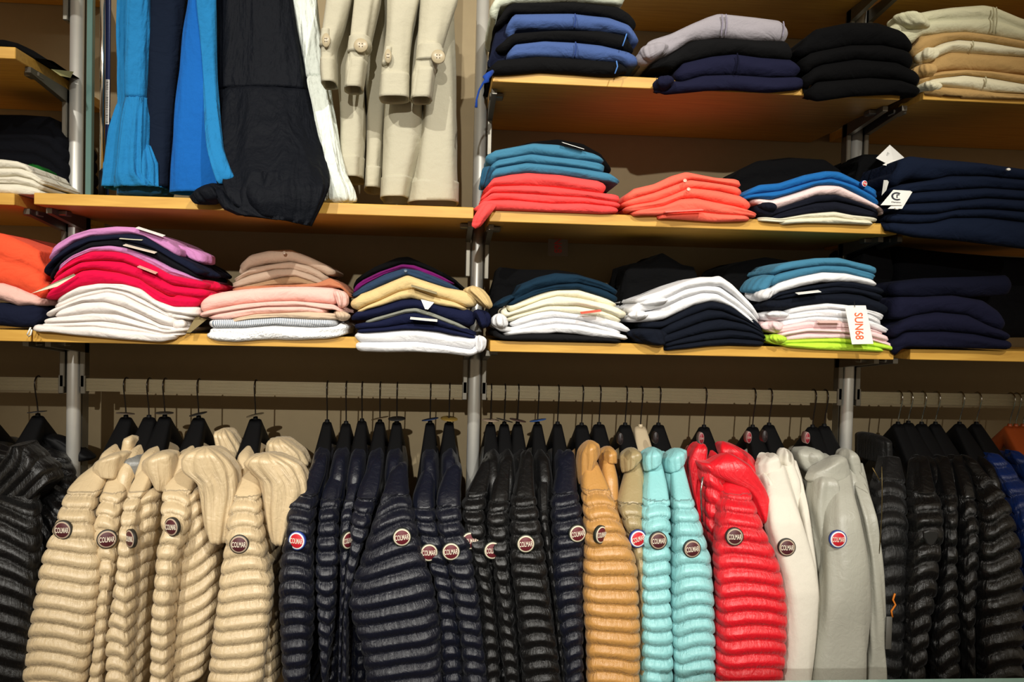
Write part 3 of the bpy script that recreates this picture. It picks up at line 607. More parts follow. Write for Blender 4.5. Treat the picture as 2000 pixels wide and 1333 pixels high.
pile('M', 'dark teal, cream and white stack', S2, [
    (KN, 'dark teal sweater', c(DTL), [(1000, 576), (1015, 557), (1052, 541), (1087, 533), (1130, 536), (1172, 548), (1210, 563)], {'maxt': 24}),
    (KN, 'dark teal sweater', c(DTL), [(992, 592), (1006, 585), (1044, 567), (1090, 556), (1130, 553), (1172, 563), (1209, 577)], {'maxt': 20}),
    (SH, 'cream t-shirt', c((232, 226, 200)), [(991, 588), (1010, 590), (1044, 577), (1072, 566), (1130, 565), (1172, 578), (1207, 591)], {'maxt': 22}),
    (SH, 'cream t-shirt', c((232, 226, 200)), [(980, 600), (990, 612), (1015, 603), (1058, 586), (1090, 578), (1130, 582), (1186, 594), (1226, 608)], {'maxt': 24}),
    (SH, 'cream t-shirt', c((232, 226, 200)), [(988, 619), (1030, 609), (1067, 598), (1130, 597), (1175, 606), (1216, 622)], {'maxt': 16}),
    (SH, 'white t-shirt', c(WH), [(997, 628), (1044, 612), (1078, 607), (1130, 614), (1172, 619), (1218, 632), (1235, 642)], {'maxt': 18}),
    (SH, 'white t-shirt', c(WH), [(962, 622), (976, 636), (1001, 640), (1044, 626), (1087, 620), (1130, 625), (1172, 636), (1216, 647)], {'maxt': 20}),
    (SH, 'white t-shirt', c(WH), [(985, 649), (1044, 638), (1087, 632), (1130, 635), (1186, 646), (1229, 657)], {'maxt': 18}),
    (SH, 'black t-shirt', c((22, 22, 24)), [(963, 646), (984, 656), (1044, 652), (1115, 654), (1216, 663)])],
    [(963, 660), (1015, 666), (1130, 668), (1216, 669)], Yf=-.256)
tag(fold('folded_sweater', [(1211, 562), (1215, 530), (1232, 515), (1272, 508), (1295, 493), (1312, 503), (1335, 517), (1363, 522), (1372, 545)], [(1211, 650), (1372, 650)], c(BLK), Yf=-.11, depth=.22, seed=8, lobes=3, wr=2), 'crumpled black sweaters heaped behind the white polos', 'sweater')
pile('N', 'white over navy polo stack', S2, [
    (PO, 'white polo shirt', c(WH), [(1244, 583), (1286, 571), (1329, 554), (1369, 541), (1397, 541), (1409, 538), (1434, 555), (1466, 588), (1490, 616)], {'maxt': 20}),
    (PO, 'white polo shirt', c(WH), [(1229, 599), (1258, 588), (1303, 582), (1343, 563), (1386, 558), (1409, 561), (1443, 585), (1486, 624)], {'maxt': 20}),
    (PO, 'white polo shirt', c(WH), [(1228, 615), (1272, 608), (1300, 600), (1335, 583), (1372, 571), (1403, 573), (1437, 597), (1483, 633)], {'maxt': 24}),
    (PO, 'navy polo shirt', c(NV2), [(1250, 630), (1298, 628), (1329, 611), (1357, 597), (1392, 588), (1429, 597), (1471, 622), (1496, 643)], {'maxt': 22}),
    (PO, 'navy polo shirt', c(NV2), [(1292, 642), (1343, 620), (1386, 605), (1414, 608), (1457, 626), (1497, 648)], {'maxt': 24}),
    (PO, 'navy polo shirt', c(NV2), [(1240, 648), (1298, 656), (1343, 640), (1375, 628), (1409, 622), (1457, 632), (1500, 656)], {'maxt': 26}),
    (PO, 'navy polo shirt', c(NV2), [(1299, 672), (1343, 660), (1386, 650), (1429, 645), (1471, 650), (1500, 662)]),
    (PO, 'navy polo shirt', c(NV2), [(1299, 678), (1343, 671), (1386, 665), (1429, 661), (1486, 666), (1499, 668)])],
    [(1299, 685), (1343, 682), (1386, 677), (1429, 675), (1499, 677)], Yf=-.262)
tag(fold('folded_sweater', [(1406, 540), (1430, 520), (1460, 509), (1499, 502), (1540, 508), (1565, 520)], [(1406, 640), (1565, 640)], c(BLK), Yf=-.1, depth=.22, seed=8, lobes=3), 'black sweater pile behind the teal shirts above lime', 'sweater')
PK = (238, 204, 204); LIME = (186, 226, 62)
O_ = pile('O', 'stack with lime shirts underneath', S2, [
    (SH, 'teal blue t-shirt', c(TEAL), [(1511, 524), (1516, 518), (1550, 510), (1595, 504), (1640, 503), (1670, 511), (1720, 522)], {'maxt': 16}),
    (SH, 'teal blue t-shirt', c(TEAL), [(1506, 538), (1568, 523), (1610, 518), (1655, 520), (1716, 536)], {'maxt': 20}),
    (SH, 'white t-shirt', c(WH), [(1504, 562), (1530, 550), (1565, 540), (1610, 531), (1655, 533), (1718, 548)], {'maxt': 20}),
    (SH, 'navy t-shirt', c(NV2), [(1500, 583), (1520, 572), (1580, 559), (1640, 550), (1670, 551), (1733, 564)], {'maxt': 16}),
    (SH, 'navy t-shirt', c(NV2), [(1515, 580), (1580, 568), (1634, 560), (1670, 563), (1730, 576)], {'maxt': 14}),
    (SH, 'navy t-shirt', c(NV2), [(1492, 594), (1535, 584), (1580, 577), (1655, 572), (1688, 576), (1742, 597)], {'maxt': 26}),
    (SH, 'white t-shirt', c(WH), [(1532, 606), (1568, 598), (1616, 592), (1655, 596), (1732, 613)], {'maxt': 16}),
    (SH, 'white t-shirt', c(WH), [(1490, 611), (1532, 616), (1580, 607), (1625, 603), (1700, 613), (1727, 626)], {'maxt': 20}),
    (SH, 'white t-shirt', c(WH), [(1523, 627), (1565, 622), (1595, 618), (1655, 622), (1700, 625), (1742, 643)], {'maxt': 14}),
    (SH, 'pale pink t-shirt', c(PK), [(1490, 628), (1515, 638), (1535, 637), (1580, 628), (1655, 631), (1730, 649)], {'maxt': 18}),
    (SH, 'pale pink t-shirt', c(PK), [(1520, 651), (1580, 641), (1655, 641), (1700, 648), (1743, 658)], {'maxt': 12}),
    (SH, 'pale pink t-shirt', c(PK), [(1529, 658), (1580, 649), (1655, 651), (1706, 659), (1751, 673)], {'maxt': 16}),
    (SH, 'lime green t-shirt', c(LIME), [(1498, 654), (1520, 666), (1580, 663), (1640, 661), (1700, 667), (1755, 679)], {'maxt': 14}),
    (SH, 'lime green t-shirt', c(LIME), [(1529, 669), (1604, 668), (1655, 671), (1732, 681)])],
    [(1529, 678), (1595, 684), (1732, 688)], Yf=-.26)
pile('P', 'low navy stack at right edge', S2, [
    (SW, 'dark navy sweatshirt', c((16, 18, 34)), [(1745, 552), (1811, 543), (1910, 540), (1985, 537)], {'maxt': 40, 'Y': -.2, 'depth': .22}),
    (SW, 'dark navy sweatshirt', c((20, 21, 40)), [(1748, 580), (1805, 580), (1865, 577), (1925, 587), (1955, 608), (1972, 625)], {'maxt': 44}),
    (SW, 'dark navy sweatshirt', c((20, 21, 40)), [(1748, 634), (1790, 617), (1835, 610), (1895, 616), (1940, 638), (1980, 652)], {'maxt': 44}),
    (SW, 'dark navy sweatshirt', c((20, 21, 40)), [(1748, 660), (1775, 648), (1850, 647), (1910, 652), (1985, 668)], {'maxt': 46})],
    [(1748, 694), (1775, 680), (1850, 680), (1910, 682), (1985, 684)], Yf=-.27)
tag(fold('folded_sweater', [(1680, 492), (1700, 478), (1738, 480), (1750, 500)], [(1680, 660), (1750, 660)], c(BLK), Yf=-.1, depth=.2, seed=8, lobes=3), 'black sweater pile squeezed beside the right upright above lime shirts', 'sweater')
tag(fold('folded_sweater', [(1752, 480), (1850, 492), (1950, 500), (2045, 505)], [(1752, 660), (2045, 660)], c((7, 7, 10)), Yf=-.08, depth=.2, seed=12, lobes=3), 'black garments stacked at the back above the low navy stack', 'sweater')
# far left shelves
tag(fold('folded_sweater', [(-50, 76), (0, 74), (30, 82), (60, 96), (88, 114), (97, 127)], [(-50, 94), (28, 96), (97, 134)], c(BLK), Yf=-.16, depth=.24, zmin=S0, seed=2), 'black folded sweater on the shelf at the upper left edge', 'sweater')
pile('Q', 'white pile beside green shirts at left', S1, [
    (SH, 'cream white shirt', c((214, 208, 190)), [(-50, 308), (0, 310), (30, 314), (52, 323), (60, 332)], {'maxt': 20}),
    (SH, 'cream white shirt', c((214, 208, 190)), [(-50, 325), (0, 327), (40, 328), (60, 336), (84, 350)], {'maxt': 20}),
    (SH, 'cream white shirt', c((214, 208, 190)), [(-50, 342), (0, 345), (30, 343), (60, 350), (80, 360)], {'maxt': 16}),
    (SH, 'cream white shirt', c((214, 208, 190)), [(-50, 356), (0, 357), (30, 358), (60, 364), (82, 371)])],
    [(-50, 382), (0, 381), (30, 381), (82, 386)], Yf=-.225, depth=.2)
pile('R', 'green pile by the left upright', S1, [
    (SH, 'bottle green shirt', c((20, 84, 28)), [(50, 318), (70, 321), (85, 330), (92, 342)], {'maxt': 22}),
    (SH, 'bottle green shirt', c((20, 84, 28)), [(55, 338), (90, 340), (102, 350), (104, 360)], {'maxt': 22}),
    (SH, 'bottle green shirt', c((20, 84, 28)), [(60, 358), (100, 362), (132, 371)], {'maxt': 16}),
    (SH, 'bottle green shirt', c((20, 84, 28)), [(60, 370), (100, 372), (132, 376)])],
    [(60, 384), (132, 384)], Yf=-.09, depth=.2)
tag(fold('folded_sweater', [(-50, 222), (40, 222), (98, 226), (104, 244), (132, 262)], [(-50, 318), (60, 330), (132, 372)], c((10, 11, 16)), Yf=-.03, depth=.2, seed=8, lobes=4, wr=2), 'black clothes stacked above the green shirts at left', 'sweater')

# ------------------------------------------------------------ coat hangers on the rail
def hanger(hx, lab, mat=BLACKP, hook=HOOK, yaw=0., wide=1., disc=None, logo=None, ytop=812, group='coat hangers on the rails', lean=0., span=.15):
    """hx: photo x where the neck sits; the hook goes over the flat rail"""
    P = at(hx, ytop, 0.); X, z0 = float(P[0]), float(P[2])
    t = empty('coat_hanger', (X, 0, z0)); tag(t, lab, 'hanger', group)
    cz = RZ1-.0145; r = .0178
    Xh = X+lean
    pts = [(X, 0, z0-.01), (X, 0, z0+.008)]
    pts += [(X+(Xh-X)*.5, -.004, (z0+RZ0)/2), (Xh, -.013, RZ0-.004)]
    cy, sy = math.cos(yaw), math.sin(yaw)
    for a in range(190, -21, -15):
        a = math.radians(a); yy = r*math.cos(a); zz = cz+r*math.sin(a)
        pts.append((Xh+(-yy)*sy*.9, yy*cy, zz))
    # smooth the path
    P_ = np.array(pts); tt = np.linspace(0, len(P_)-1, 60); Pm = np.stack([np.interp(tt, np.arange(len(P_)), P_[:, k]) for k in range(3)], 1)
    for _ in range(2): Pm[1:-1] = (Pm[:-2]+2*Pm[1:-1]+Pm[2:])/4
    v, f = tube_vf([tuple(p) for p in Pm], .0017, 8); mk('hook', v, f, hook, t)
    # shaped shoulder body: thick ends, dropping arms
    ys = np.linspace(-span, span, 25); V = []; n = 14
    for y in ys:
        q = abs(y)/span
        zc = z0-.026-.128*q; hz = .026; hx_ = ((.0122 if 620 < hx < 1100 else .0165)+.017*wide*q)*(1 if q < .97 else .75)
        for k in range(n):
            a = 2*math.pi*k/n; ca, sa = math.cos(a), math.sin(a)
            ca = math.copysign(abs(ca)**.4, ca); sa = math.copysign(abs(sa)**.4, sa)
            xx, yy = hx_*ca, y
            V.append((X+xx*cy-yy*sy*1.0, yy*cy+xx*sy, zc+hz*sa))
    Fq = [(i*n+k, i*n+(k+1) % n, (i+1)*n+(k+1) % n, (i+1)*n+k) for i in range(len(ys)-1) for k in range(n)]+[tuple(range(n-1, -1, -1)), tuple(range((len(ys)-1)*n, len(ys)*n))]
    mk('shoulder_body', V, Fq, mat, t)
    v, f = cyl_vf((X, 0, z0-.004), (X, 0, z0+.005), .0065, .005, 16); mk('neck', v, f, mat, t)
    if disc:
        v, f = disc_vf(.021, -.0006, .0006, 28, .0003)
        M = (Matrix.Rotation(random.uniform(-.25, .25), 3, 'Y') @ Matrix.Rotation(random.uniform(-.05, .2), 3, 'X'))
        mk('size_disc', place_vf(v, M, Vector((X, -.004, z0+.009))), [list(q) for q in f], plain(disc, .5), t)
    if logo:
        lx, ly = logo; Yl = -.185
        cpt = Vector(at(lx, ly, Yl-.02).tolist()); M = Matrix.Rotation(math.radians(90), 3, 'X')
        v, f = disc_vf(.0135, -.02, .001, 30, .0005, rx=.46); o = mk('logo_oval', place_vf(v, M, cpt), [list(q) for q in f], plain((132, 104, 100) if hx > 1300 and hx not in (1502,) else (34, 24, 24), .5), t)
        v, f = disc_vf(.0115, 0, .0016, 30, .0004, rx=.43); mk('oval_face', place_vf(v, M, cpt), [list(q) for q in f], plain((118, 14, 30) if hx > 1300 and hx not in (1502,) else (20, 8, 9), .5), o)
        lettering('COLMAR', cpt, M, .0088, .005, plain((170, 140, 132) if hx > 1300 and hx not in (1502,) else (50, 38, 38), .5), o, .01, .0016)
    return t
PW = 'the'
HG = [
 (-22, 'black hanger at the extreme left, hook outside the picture', dict(ytop=815)),
 (74, 'black hanger under the left rail with neck disc', dict(ytop=812, disc=(30, 30, 30))),
 (246, 'black hanger of the leftmost beige down jacket', dict(ytop=815, disc=(70, 60, 50))),
 (291, 'black hanger of the grey-lined beige jacket', dict(ytop=815)),
 (322, 'black hanger of the third beige jacket', dict(ytop=814, disc=(40, 36, 30))),
 (388, 'black hanger of the big-hooded beige jacket', dict(ytop=816, disc=(24, 22, 20))),
 (499, 'black hanger of the beige jacket nearest the navy ones', dict(ytop=818, disc=(80, 70, 50))),
 (639, 'black hanger of the navy jacket with the blue-rimmed badge', dict(ytop=824)),
 (676, 'black hanger second in the row of navy jackets', dict(ytop=827)),
 (707, 'black hanger third in the row of navy jackets', dict(ytop=822)),
 (742, 'black hanger fourth in the row of navy jackets', dict(ytop=824, disc=(60, 46, 24))),
 (775, 'black hanger of the widest navy jacket, dark neck disc', dict(ytop=825, disc=(20, 20, 20))),
 (840, 'black hanger with a blue neck disc left of the middle upright', dict(ytop=826, disc=(24, 50, 92))),
 (877, 'black hanger closest to the left of the middle upright', dict(ytop=825, disc=(120, 96, 40))),
 (958, 'black hanger with pale neck disc right of the middle upright', dict(ytop=828, disc=(150, 130, 110))),
 (985, 'black hanger second right of the middle upright', dict(ytop=828, disc=(30, 28, 28))),
 (1011, 'black hanger third right of the middle upright', dict(ytop=828, disc=(60, 40, 36))),
 (1050, 'black hanger with a bright blue neck disc over black jackets', dict(ytop=828, disc=(26, 60, 110))),
 (1089, 'black hanger of the navy jacket beside the gold one', dict(ytop=828)),
 (1136, 'black hanger of the front gold jacket', dict(ytop=830)),
 (1170, 'black hanger of the rear gold jacket', dict(ytop=829)),
 (1221, 'black hanger of the khaki jacket', dict(ytop=830, logo=(1212, 858))),
 (1251, 'glossy beige plastic hanger among the black hangers', dict(ytop=833, mat=plain((176, 160, 132), .25), wide=.8)),
 (1286, 'black hanger of the right aqua jacket', dict(ytop=830, logo=(1281, 856))),
 (1375, 'black hanger of the red jacket with oval logo', dict(ytop=834, logo=(1370, 857))),
 (1470, 'black hanger of the front white jacket with oval logo', dict(ytop=834, logo=(1463, 855))),
 (1502, 'black hanger of the rear white jacket', dict(ytop=830, logo=(1494, 853))),
 (1587, 'black hanger of the front silver grey jacket with oval logo', dict(ytop=834, logo=(1577, 856))),
 (1610, 'black hanger of the rear silver grey jacket', dict(ytop=832)),
 (1754, 'dark hanger of the zipped black jacket by the right upright', dict(ytop=828, hook=HOOK_S)),
 (1774, 'dark hanger second from the right upright', dict(ytop=826, hook=HOOK_S)),
 (1800, 'dark hanger of the black jacket with shield patch', dict(ytop=828, hook=HOOK_S)),
 (1827, 'dark hanger fourth from the right upright', dict(ytop=828, hook=HOOK_S)),
 (1874, 'dark hanger of the glossy black jacket', dict(ytop=828, hook=HOOK_S)),
 (1907, 'dark hanger of the bright blue jacket', dict(ytop=828, hook=HOOK_S)),
]
for hx, lab, kw in HG: hanger(hx, lab, **kw)
WDN = plain((140, 62, 24), .35)
for hx, lab in ((1972, 'leftmost brown wooden hanger at the right edge'), (1984, 'middle brown wooden hanger at the right edge'), (1998, 'rightmost brown wooden hanger at the right edge')):
    hanger(hx, lab, mat=WDN, hook=HOOK_S, ytop=832, group='wooden hangers at the right edge')

# ------------------------------------------------------------ down jackets
BEI = nylon((204, 182, 144)); NAV = nylon((13, 16, 29), .36); BLKN = nylon((9, 9, 10), .38); GOLD = nylon((190, 140, 76)); KHA = nylon((160, 142, 102)); AQU = nylon((142, 204, 206))
REDN = nylon((220, 22, 38)); GLOS = nylon((10, 10, 11), .26); BLUN = nylon((14, 36, 88), .3); DBLK = nylon((7, 7, 8), .5)
GREYN = nylon((168, 167, 155), .42, .8, seams=False); WHTN = cloth((222, 216, 202), .75, fold=.25, wrk=.013); LIN = nylon((120, 120, 116), .35, 1.3, seams=False)
def xs_of(rows, y):
    a = np.array(rows, float); return np.interp(y, a[:, 0], a[:, 1]), np.interp(y, a[:, 0], a[:, 2])
def edge(left, right):
    """two outlines [(x, y)...] -> rows"""
    L = np.array(left, float); R = np.array(right, float); L = L[np.argsort(L[:, 1])]; R = R[np.argsort(R[:, 1])]
    ys = np.unique(np.r_[L[:, 1], R[:, 1]]); y0, y1 = max(L[0, 1], R[0, 1]), min(L[-1, 1], R[-1, 1])
    ys = [ys[0]]+[y for y in ys[1:] if True]
    out = []; lasty = -1e9
    for y in ys:
        if y-lasty < 18 and y != ys[-1]: continue
        out.append((y, float(np.interp(y, L[:, 1], L[:, 0])), float(np.interp(y, R[:, 1], R[:, 0])))); lasty = y
    return out
def jacket(lab, hx, left, right, mat, q0=962, dY=0., tilt=0., sag=-.3, pitch=.031, bd=None, collar=None, extra=(), hood=None, name='puffer_jacket', group=None,
           b=.05, h=.0054, thw=.026, torso_mat=None, crumple=.0018, bstyle='m', col_mat=None, smooth=False, hoodtilt=1.6):
    P = at(hx, 860, 0.); X = float(P[0]); b = b*.72; sag = min(sag, -.22)
    t = empty(name, (X, 0, EYE-.95)); tag(t, lab, 'jacket', group)
    rows = edge(left, right)
    y0 = rows[0][0]
    l, r = rows[-1], rows[-2]
    k = min(1., 60/max(1, l[0]-r[0]))
    m1 = (l[1]-r[1])/max(1, l[0]-r[0]); m2 = (l[2]-r[2])/max(1, l[0]-r[0])
    rows = rows+[(1400, l[1]+m1*45+1, l[2]+m2*45-1), (1452, l[1]+m1*70+6, l[2]+m2*70-8)]
    def Yof(y): return float(np.interp(y, [870, 915, 960, 1010, 1150, 1450], [-.085, -.13, -.185, -.222, -.238, -.225]))+dY
    rr = [(y, a, c_, Yof(y), b*float(np.interp(y, [870, 950, 1050, 1300, 1450], [.7, .85, 1, 1, .8]))) for y, a, c_ in rows]
    loft('sleeve', rr, mat, t, pitch=None if smooth else pitch, h=h, q0=q0, tilt=tilt, sag=sag, seed=int(rng.randint(999)), crumple=crumple, capt=.007 if collar else .02, capb=.02)
    # torso behind the sleeve
    a0, a1 = xs_of(rows, 1200); Xs = float(at((a0+a1)/2, 1200, -.2)[0]); Xb = X*.55+Xs*.45
    tr = []
    for z, hw, bb in ((EYE-.312, .014, .09), (EYE-.33, thw*.8, .13), (EYE-.37, thw, .165), (EYE-.45, thw, .18), (EYE-.70, thw, .18), (EYE-.93, thw*.9, .175)):
        xc = X+(Xb-X)*max(0, min(1, (EYE-.31-z)/.4))
        pa, pb = proj((xc-hw, -.0, z)), proj((xc+hw, 0, z)); tr.append(((pa[1]+pb[1])/2, pa[0], pb[0], 0.0, bb))
    loft('torso', tr, torso_mat or mat, t, pitch=None if smooth else pitch, h=h*.8, q0=945, seed=int(rng.randint(999)), capt=.02, capb=.015, nphi=40, sag=-.3)
    if collar:
        cl, cr_, cY, cb = collar
        loft('collar', [(y, a, c_, cY, cb) for y, a, c_ in (edge(cl, cr_) if cr_ else cl)], col_mat or mat, t, b=cb, capt=.016, capb=.004, seed=int(rng.randint(999)), crumple=.002, dens=.003, sq=.85, vseam=None if smooth else (.0024, 9, 14.))
    for nm, ll, lr, Y_, b_, kw in extra:
        loft(nm, [(y, a, c_, Y_, b_) for y, a, c_ in edge(ll, lr)], kw.pop('mat', mat), t, b=b_, **{**dict(seed=int(rng.randint(999)), crumple=crumple), **kw})
    if bd:
        bx, by = bd[0], bd[1]; st = bd[2] if len(bd) > 2 else 'm'; yaw = bd[3] if len(bd) > 3 else 0.; roll = bd[4] if len(bd) > 4 else 0.
        l_, r_ = xs_of(rows, by); u = np.clip((bx-(l_+r_)/2)/max(1, (r_-l_)/2), -.85, .85)
        Yb = Yof(by)-b*(1-abs(u)**2.6)**(1/2.6)-(.0035 if not smooth else .001)
        badge(bx, by, Yb, t, st, yaw, roll)
    return t
GB, GN, GK = 'beige hooded down jackets', 'navy down jackets', 'black down jackets'
jacket('black down jacket at the extreme left edge with diagonal quilting', -22, [(-60, 880), (-80, 1000), (-90, 1333)], [(30, 868), (62, 900), (80, 1000), (76, 1150), (60, 1333)], BLKN, q0=880, tilt=-.9, pitch=.036, group=GK)
jacket('black down jacket between the left edge and the beige jackets', 74, [(60, 866), (70, 960), (66, 1150), (50, 1333)], [(120, 880), (150, 930), (128, 1010), (90, 1120), (58, 1333)], BLKN, q0=890, tilt=-1.2, pitch=.038, dY=.09, group=GK,
       extra=[('yoke', [(10, 866), (-10, 930), (-10, 1000)], [(60, 872), (112, 912), (130, 1000)], -.16, .05, dict(pitch=.03, h=.004, tilt=2.5))], collar=([((846, 850), 80, 122), ((862, 874), 84, 160), ((880, 893), 92, 187), ((902, 900), 100, 176)], None, .02, .03), col_mat=BLACKP)
jacket('leftmost beige down jacket, maroon badge high on its sleeve', 248,
       [(190, 905), (157, 930), (138, 952), (126, 985), (113, 1023), (97, 1061), (85, 1094), (76, 1137), (64, 1194), (55, 1251), (45, 1331)],
       [(232, 905), (214, 928), (203, 950), (192, 975), (184, 1004), (195, 1061), (202, 1089), (197, 1151), (190, 1222), (178, 1294), (172, 1333)],
       BEI, q0=952, tilt=-.28, bd=(122, 1036, 'b', -.15, .05), collar=([((888, 878), 207, 252), ((902, 886), 190, 254), ((914, 903), 183, 248), ((924, 936), 196, 240)], None, -.13, .045), group=GB,
       extra=[('neck_band', [(246, 850), (240, 880), (236, 905)], [(270, 850), (268, 880), (256, 905)], -.06, .035, dict(capt=.01, capb=.01, sq=.9))])
jacket('narrow beige down jacket showing a shiny grey lining at the neck', 291,
       [(232, 915), (215, 930), (203, 960), (192, 1000), (188, 1032), (196, 1070), (201, 1127), (195, 1175), (188, 1270), (178, 1333)],
       [(252, 915), (250, 935), (246, 966), (238, 1004), (236, 1061), (234, 1099), (224, 1151), (218, 1213), (211, 1294), (204, 1333)],
       BEI, q0=955, tilt=-.1, dY=.015, bd=(209, 1054, 'b', .35, 0), group=GB, b=.045,
       extra=[('lining', [(250, 885), (234, 905), (238, 935), (243, 960)], [(284, 886), (296, 900), (272, 930), (252, 960)], -.10, .045, dict(mat=LIN, capt=.02, capb=.02, crumple=.004))])
jacket('third beige down jacket, its badge turned edge-on', 322,
       [(285, 905), (263, 940), (247, 985), (240, 1030), (236, 1080), (233, 1110), (226, 1165), (214, 1246), (211, 1333)],
       [(312, 905), (300, 940), (278, 985), (270, 1032), (268, 1104), (266, 1165), (264, 1222), (260, 1333)],
       BEI, q0=952, tilt=-.35, dY=.0, bd=(254, 1053, 'b', -.75, .1), group=GB,
       collar=([((884, 876), 298, 336), ((898, 884), 284, 346), ((914, 902), 282, 348), ((930, 934), 298, 344), ((944, 962), 310, 334)], None, -.135, .05),
       extra=[('front_panel', [(286, 950), (268, 1030), (266, 1110), (262, 1222), (258, 1333)], [(322, 950), (318, 1004), (304, 1090), (299, 1160), (302, 1222), (291, 1333)], -.15, .06, dict(pitch=.034, h=.006, tilt=.8))])
jacket('beige down jacket with a big hood and folded sleeve', 388,
       [(355, 915), (322, 950), (317, 1000), (320, 1040), (311, 1061), (307, 1127), (302, 1199), (299, 1270), (296, 1333)],
       [(395, 915), (382, 950), (375, 1000), (366, 1050), (350, 1090), (345, 1156), (340, 1203), (336, 1270), (333, 1333)],
       BEI, q0=950, tilt=-.45, bd=(335, 1030, 'b', -.5, .1), group=GB,
       extra=[('front_panel', [(372, 950), (352, 1080), (345, 1156), (340, 1240), (334, 1333)], [(402, 950), (412, 1010), (432, 1075), (432, 1175), (416, 1270), (405, 1333)], -.15, .06, dict(pitch=.034, h=.0065, tilt=1.1)),
              ('hood', [(382, 872), (360, 895), (362, 915), (392, 936), (398, 980), (408, 1026), (424, 1058)], [(424, 872), (448, 888), (464, 915), (467, 960), (460, 1000), (454, 1035), (447, 1058)], -.185, .055, dict(vseam=(.0085, 10, -9.), sq=.8, capt=.012, capb=.012, crumple=.0025)),
              ('hood_back', [(425, 838), (432, 880), (440, 920)], [(450, 836), (476, 875), (488, 915)], .0, .06, dict(vseam=(.007, 10, -9.), sq=.8, capt=.012))])
jacket('beige down jacket nearest the navy jackets, badge facing front', 499,
       [(490, 910), (468, 935), (457, 955), (450, 985), (446, 1028), (442, 1070), (433, 1118), (426, 1175), (416, 1237), (407, 1333)],
       [(516, 910), (514, 935), (511, 970), (515, 1032), (524, 1094), (534, 1137), (533, 1175), (524, 1246), (516, 1333)],
       BEI, q0=960, tilt=.12, sag=.25, bd=(467, 1064, 'b', 0, .0), group=GB, b=.055,
       extra=[('hood', [(498, 884), (478, 905), (484, 920), (512, 935), (520, 985), (528, 1030), (540, 1062)], [(545, 884), (578, 895), (600, 920), (604, 960), (588, 1000), (572, 1040), (562, 1062)], -.175, .05, dict(vseam=(.0085, 10, -9.), sq=.8, capt=.012, capb=.012, crumple=.0025)),
              ('hood_back', [(528, 856), (522, 880), (540, 915)], [(560, 854), (596, 880), (611, 915)], -.0, .06, dict(vseam=(.007, 10, -9.), sq=.8, capt=.012)),
              ('front_panel', [(512, 960), (516, 1060), (525, 1180), (516, 1333)], [(530, 960), (545, 1060), (549, 1180), (547, 1333)], -.13, .06, dict(pitch=.031, h=.006))])
jacket('navy down jacket with blue-rimmed red badge beside the beige ones', 639,
       [(621, 885), (600, 925), (583, 956), (566, 975), (561, 1009), (559, 1042), (549, 1085), (546, 1130), (546, 1175), (549, 1246), (556, 1333)],
       [(642, 885), (636, 925), (620, 966), (615, 1013), (614, 1080), (615, 1127), (614, 1199), (609, 1270), (602, 1333)],
       NAV, q0=958, tilt=-.05, bd=(580, 1057, 'r', -.35, 0), group=GN)
jacket('narrow navy down jacket second in the navy row, no badge showing', 676,
       [(659, 904), (630, 956), (623, 1004), (618, 1080), (618, 1151), (623, 1246), (630, 1333)], [(682, 904), (666, 966), (661, 1009), (666, 1080), (659, 1127), (656, 1199), (647, 1270), (640, 1333)], NAV, q0=968, dY=.015, tilt=-.2, group=GN, b=.042)
jacket('narrow navy down jacket with its badge half hidden', 707,
       [(697, 904), (678, 956), (666, 1004), (663, 1061), (666, 1127), (661, 1333)], [(713, 909), (697, 966), (688, 1013), (690, 1070), (680, 1127), (673, 1222), (671, 1333)], NAV, q0=970, dY=.02, bd=(680, 1056, 'm', .9, 0), group=GN, b=.04)
jacket('navy down jacket twisted in front of its half-hidden neighbour', 742,
       [(730, 890), (697, 961), (685, 1023), (687, 1061), (673, 1127), (668, 1333)], [(751, 890), (744, 947), (730, 994), (720, 1042), (704, 1080), (697, 1113), (684, 1175), (680, 1333)], NAV, q0=965, tilt=-.5, dY=.0, group=GN, b=.042)
jacket('widest navy down jacket, slanting quilting and full maroon badge', 775,
       [(768, 904), (749, 956), (730, 1013), (716, 1056), (701, 1104), (685, 1142), (682, 1175), (690, 1213), (704, 1256), (716, 1333)],
       [(796, 904), (799, 966), (815, 1023), (827, 1075), (844, 1127), (853, 1175), (861, 1232), (865, 1333)], NAV, q0=958, tilt=.62, dY=-.015, bd=(785, 1050, 'm', .05, .12), group=GN, b=.055, pitch=.033)
jacket('navy down jacket whose badge is cut off by the widest one', 840,
       [(830, 904), (806, 966), (804, 1004), (816, 1042), (830, 1080), (847, 1127), (855, 1175), (862, 1333)], [(851, 904), (849, 966), (856, 1023), (872, 1070), (882, 1127), (891, 1175), (901, 1246), (908, 1333)], NAV, q0=985, dY=.012, bd=(838, 1080, 'm', .1, .0), group=GN)
jacket('navy down jacket last in the navy row beside the black ones', 877,
       [(875, 904), (853, 961), (850, 994), (856, 1042), (870, 1080), (884, 1151), (898, 1246), (906, 1333)], [(903, 909), (901, 966), (903, 1023), (920, 1061), (929, 1127), (937, 1175), (944, 1246), (953, 1333)], NAV, q0=980, dY=.0, bd=(881, 1078, 'm', .0, .08), group=GN)
jacket('first black down jacket right of the navy row', 958,
       [(946, 890), (913, 956), (901, 985), (904, 1023), (917, 1070), (930, 1127), (940, 1199), (948, 1333)], [(965, 890), (951, 966), (946, 1009), (951, 1056), (961, 1127), (968, 1199), (975, 1270), (977, 1333)], BLKN, q0=955, dY=.012, bd=(918, 1057, 'm', .1, .05), group=GK, b=.045)
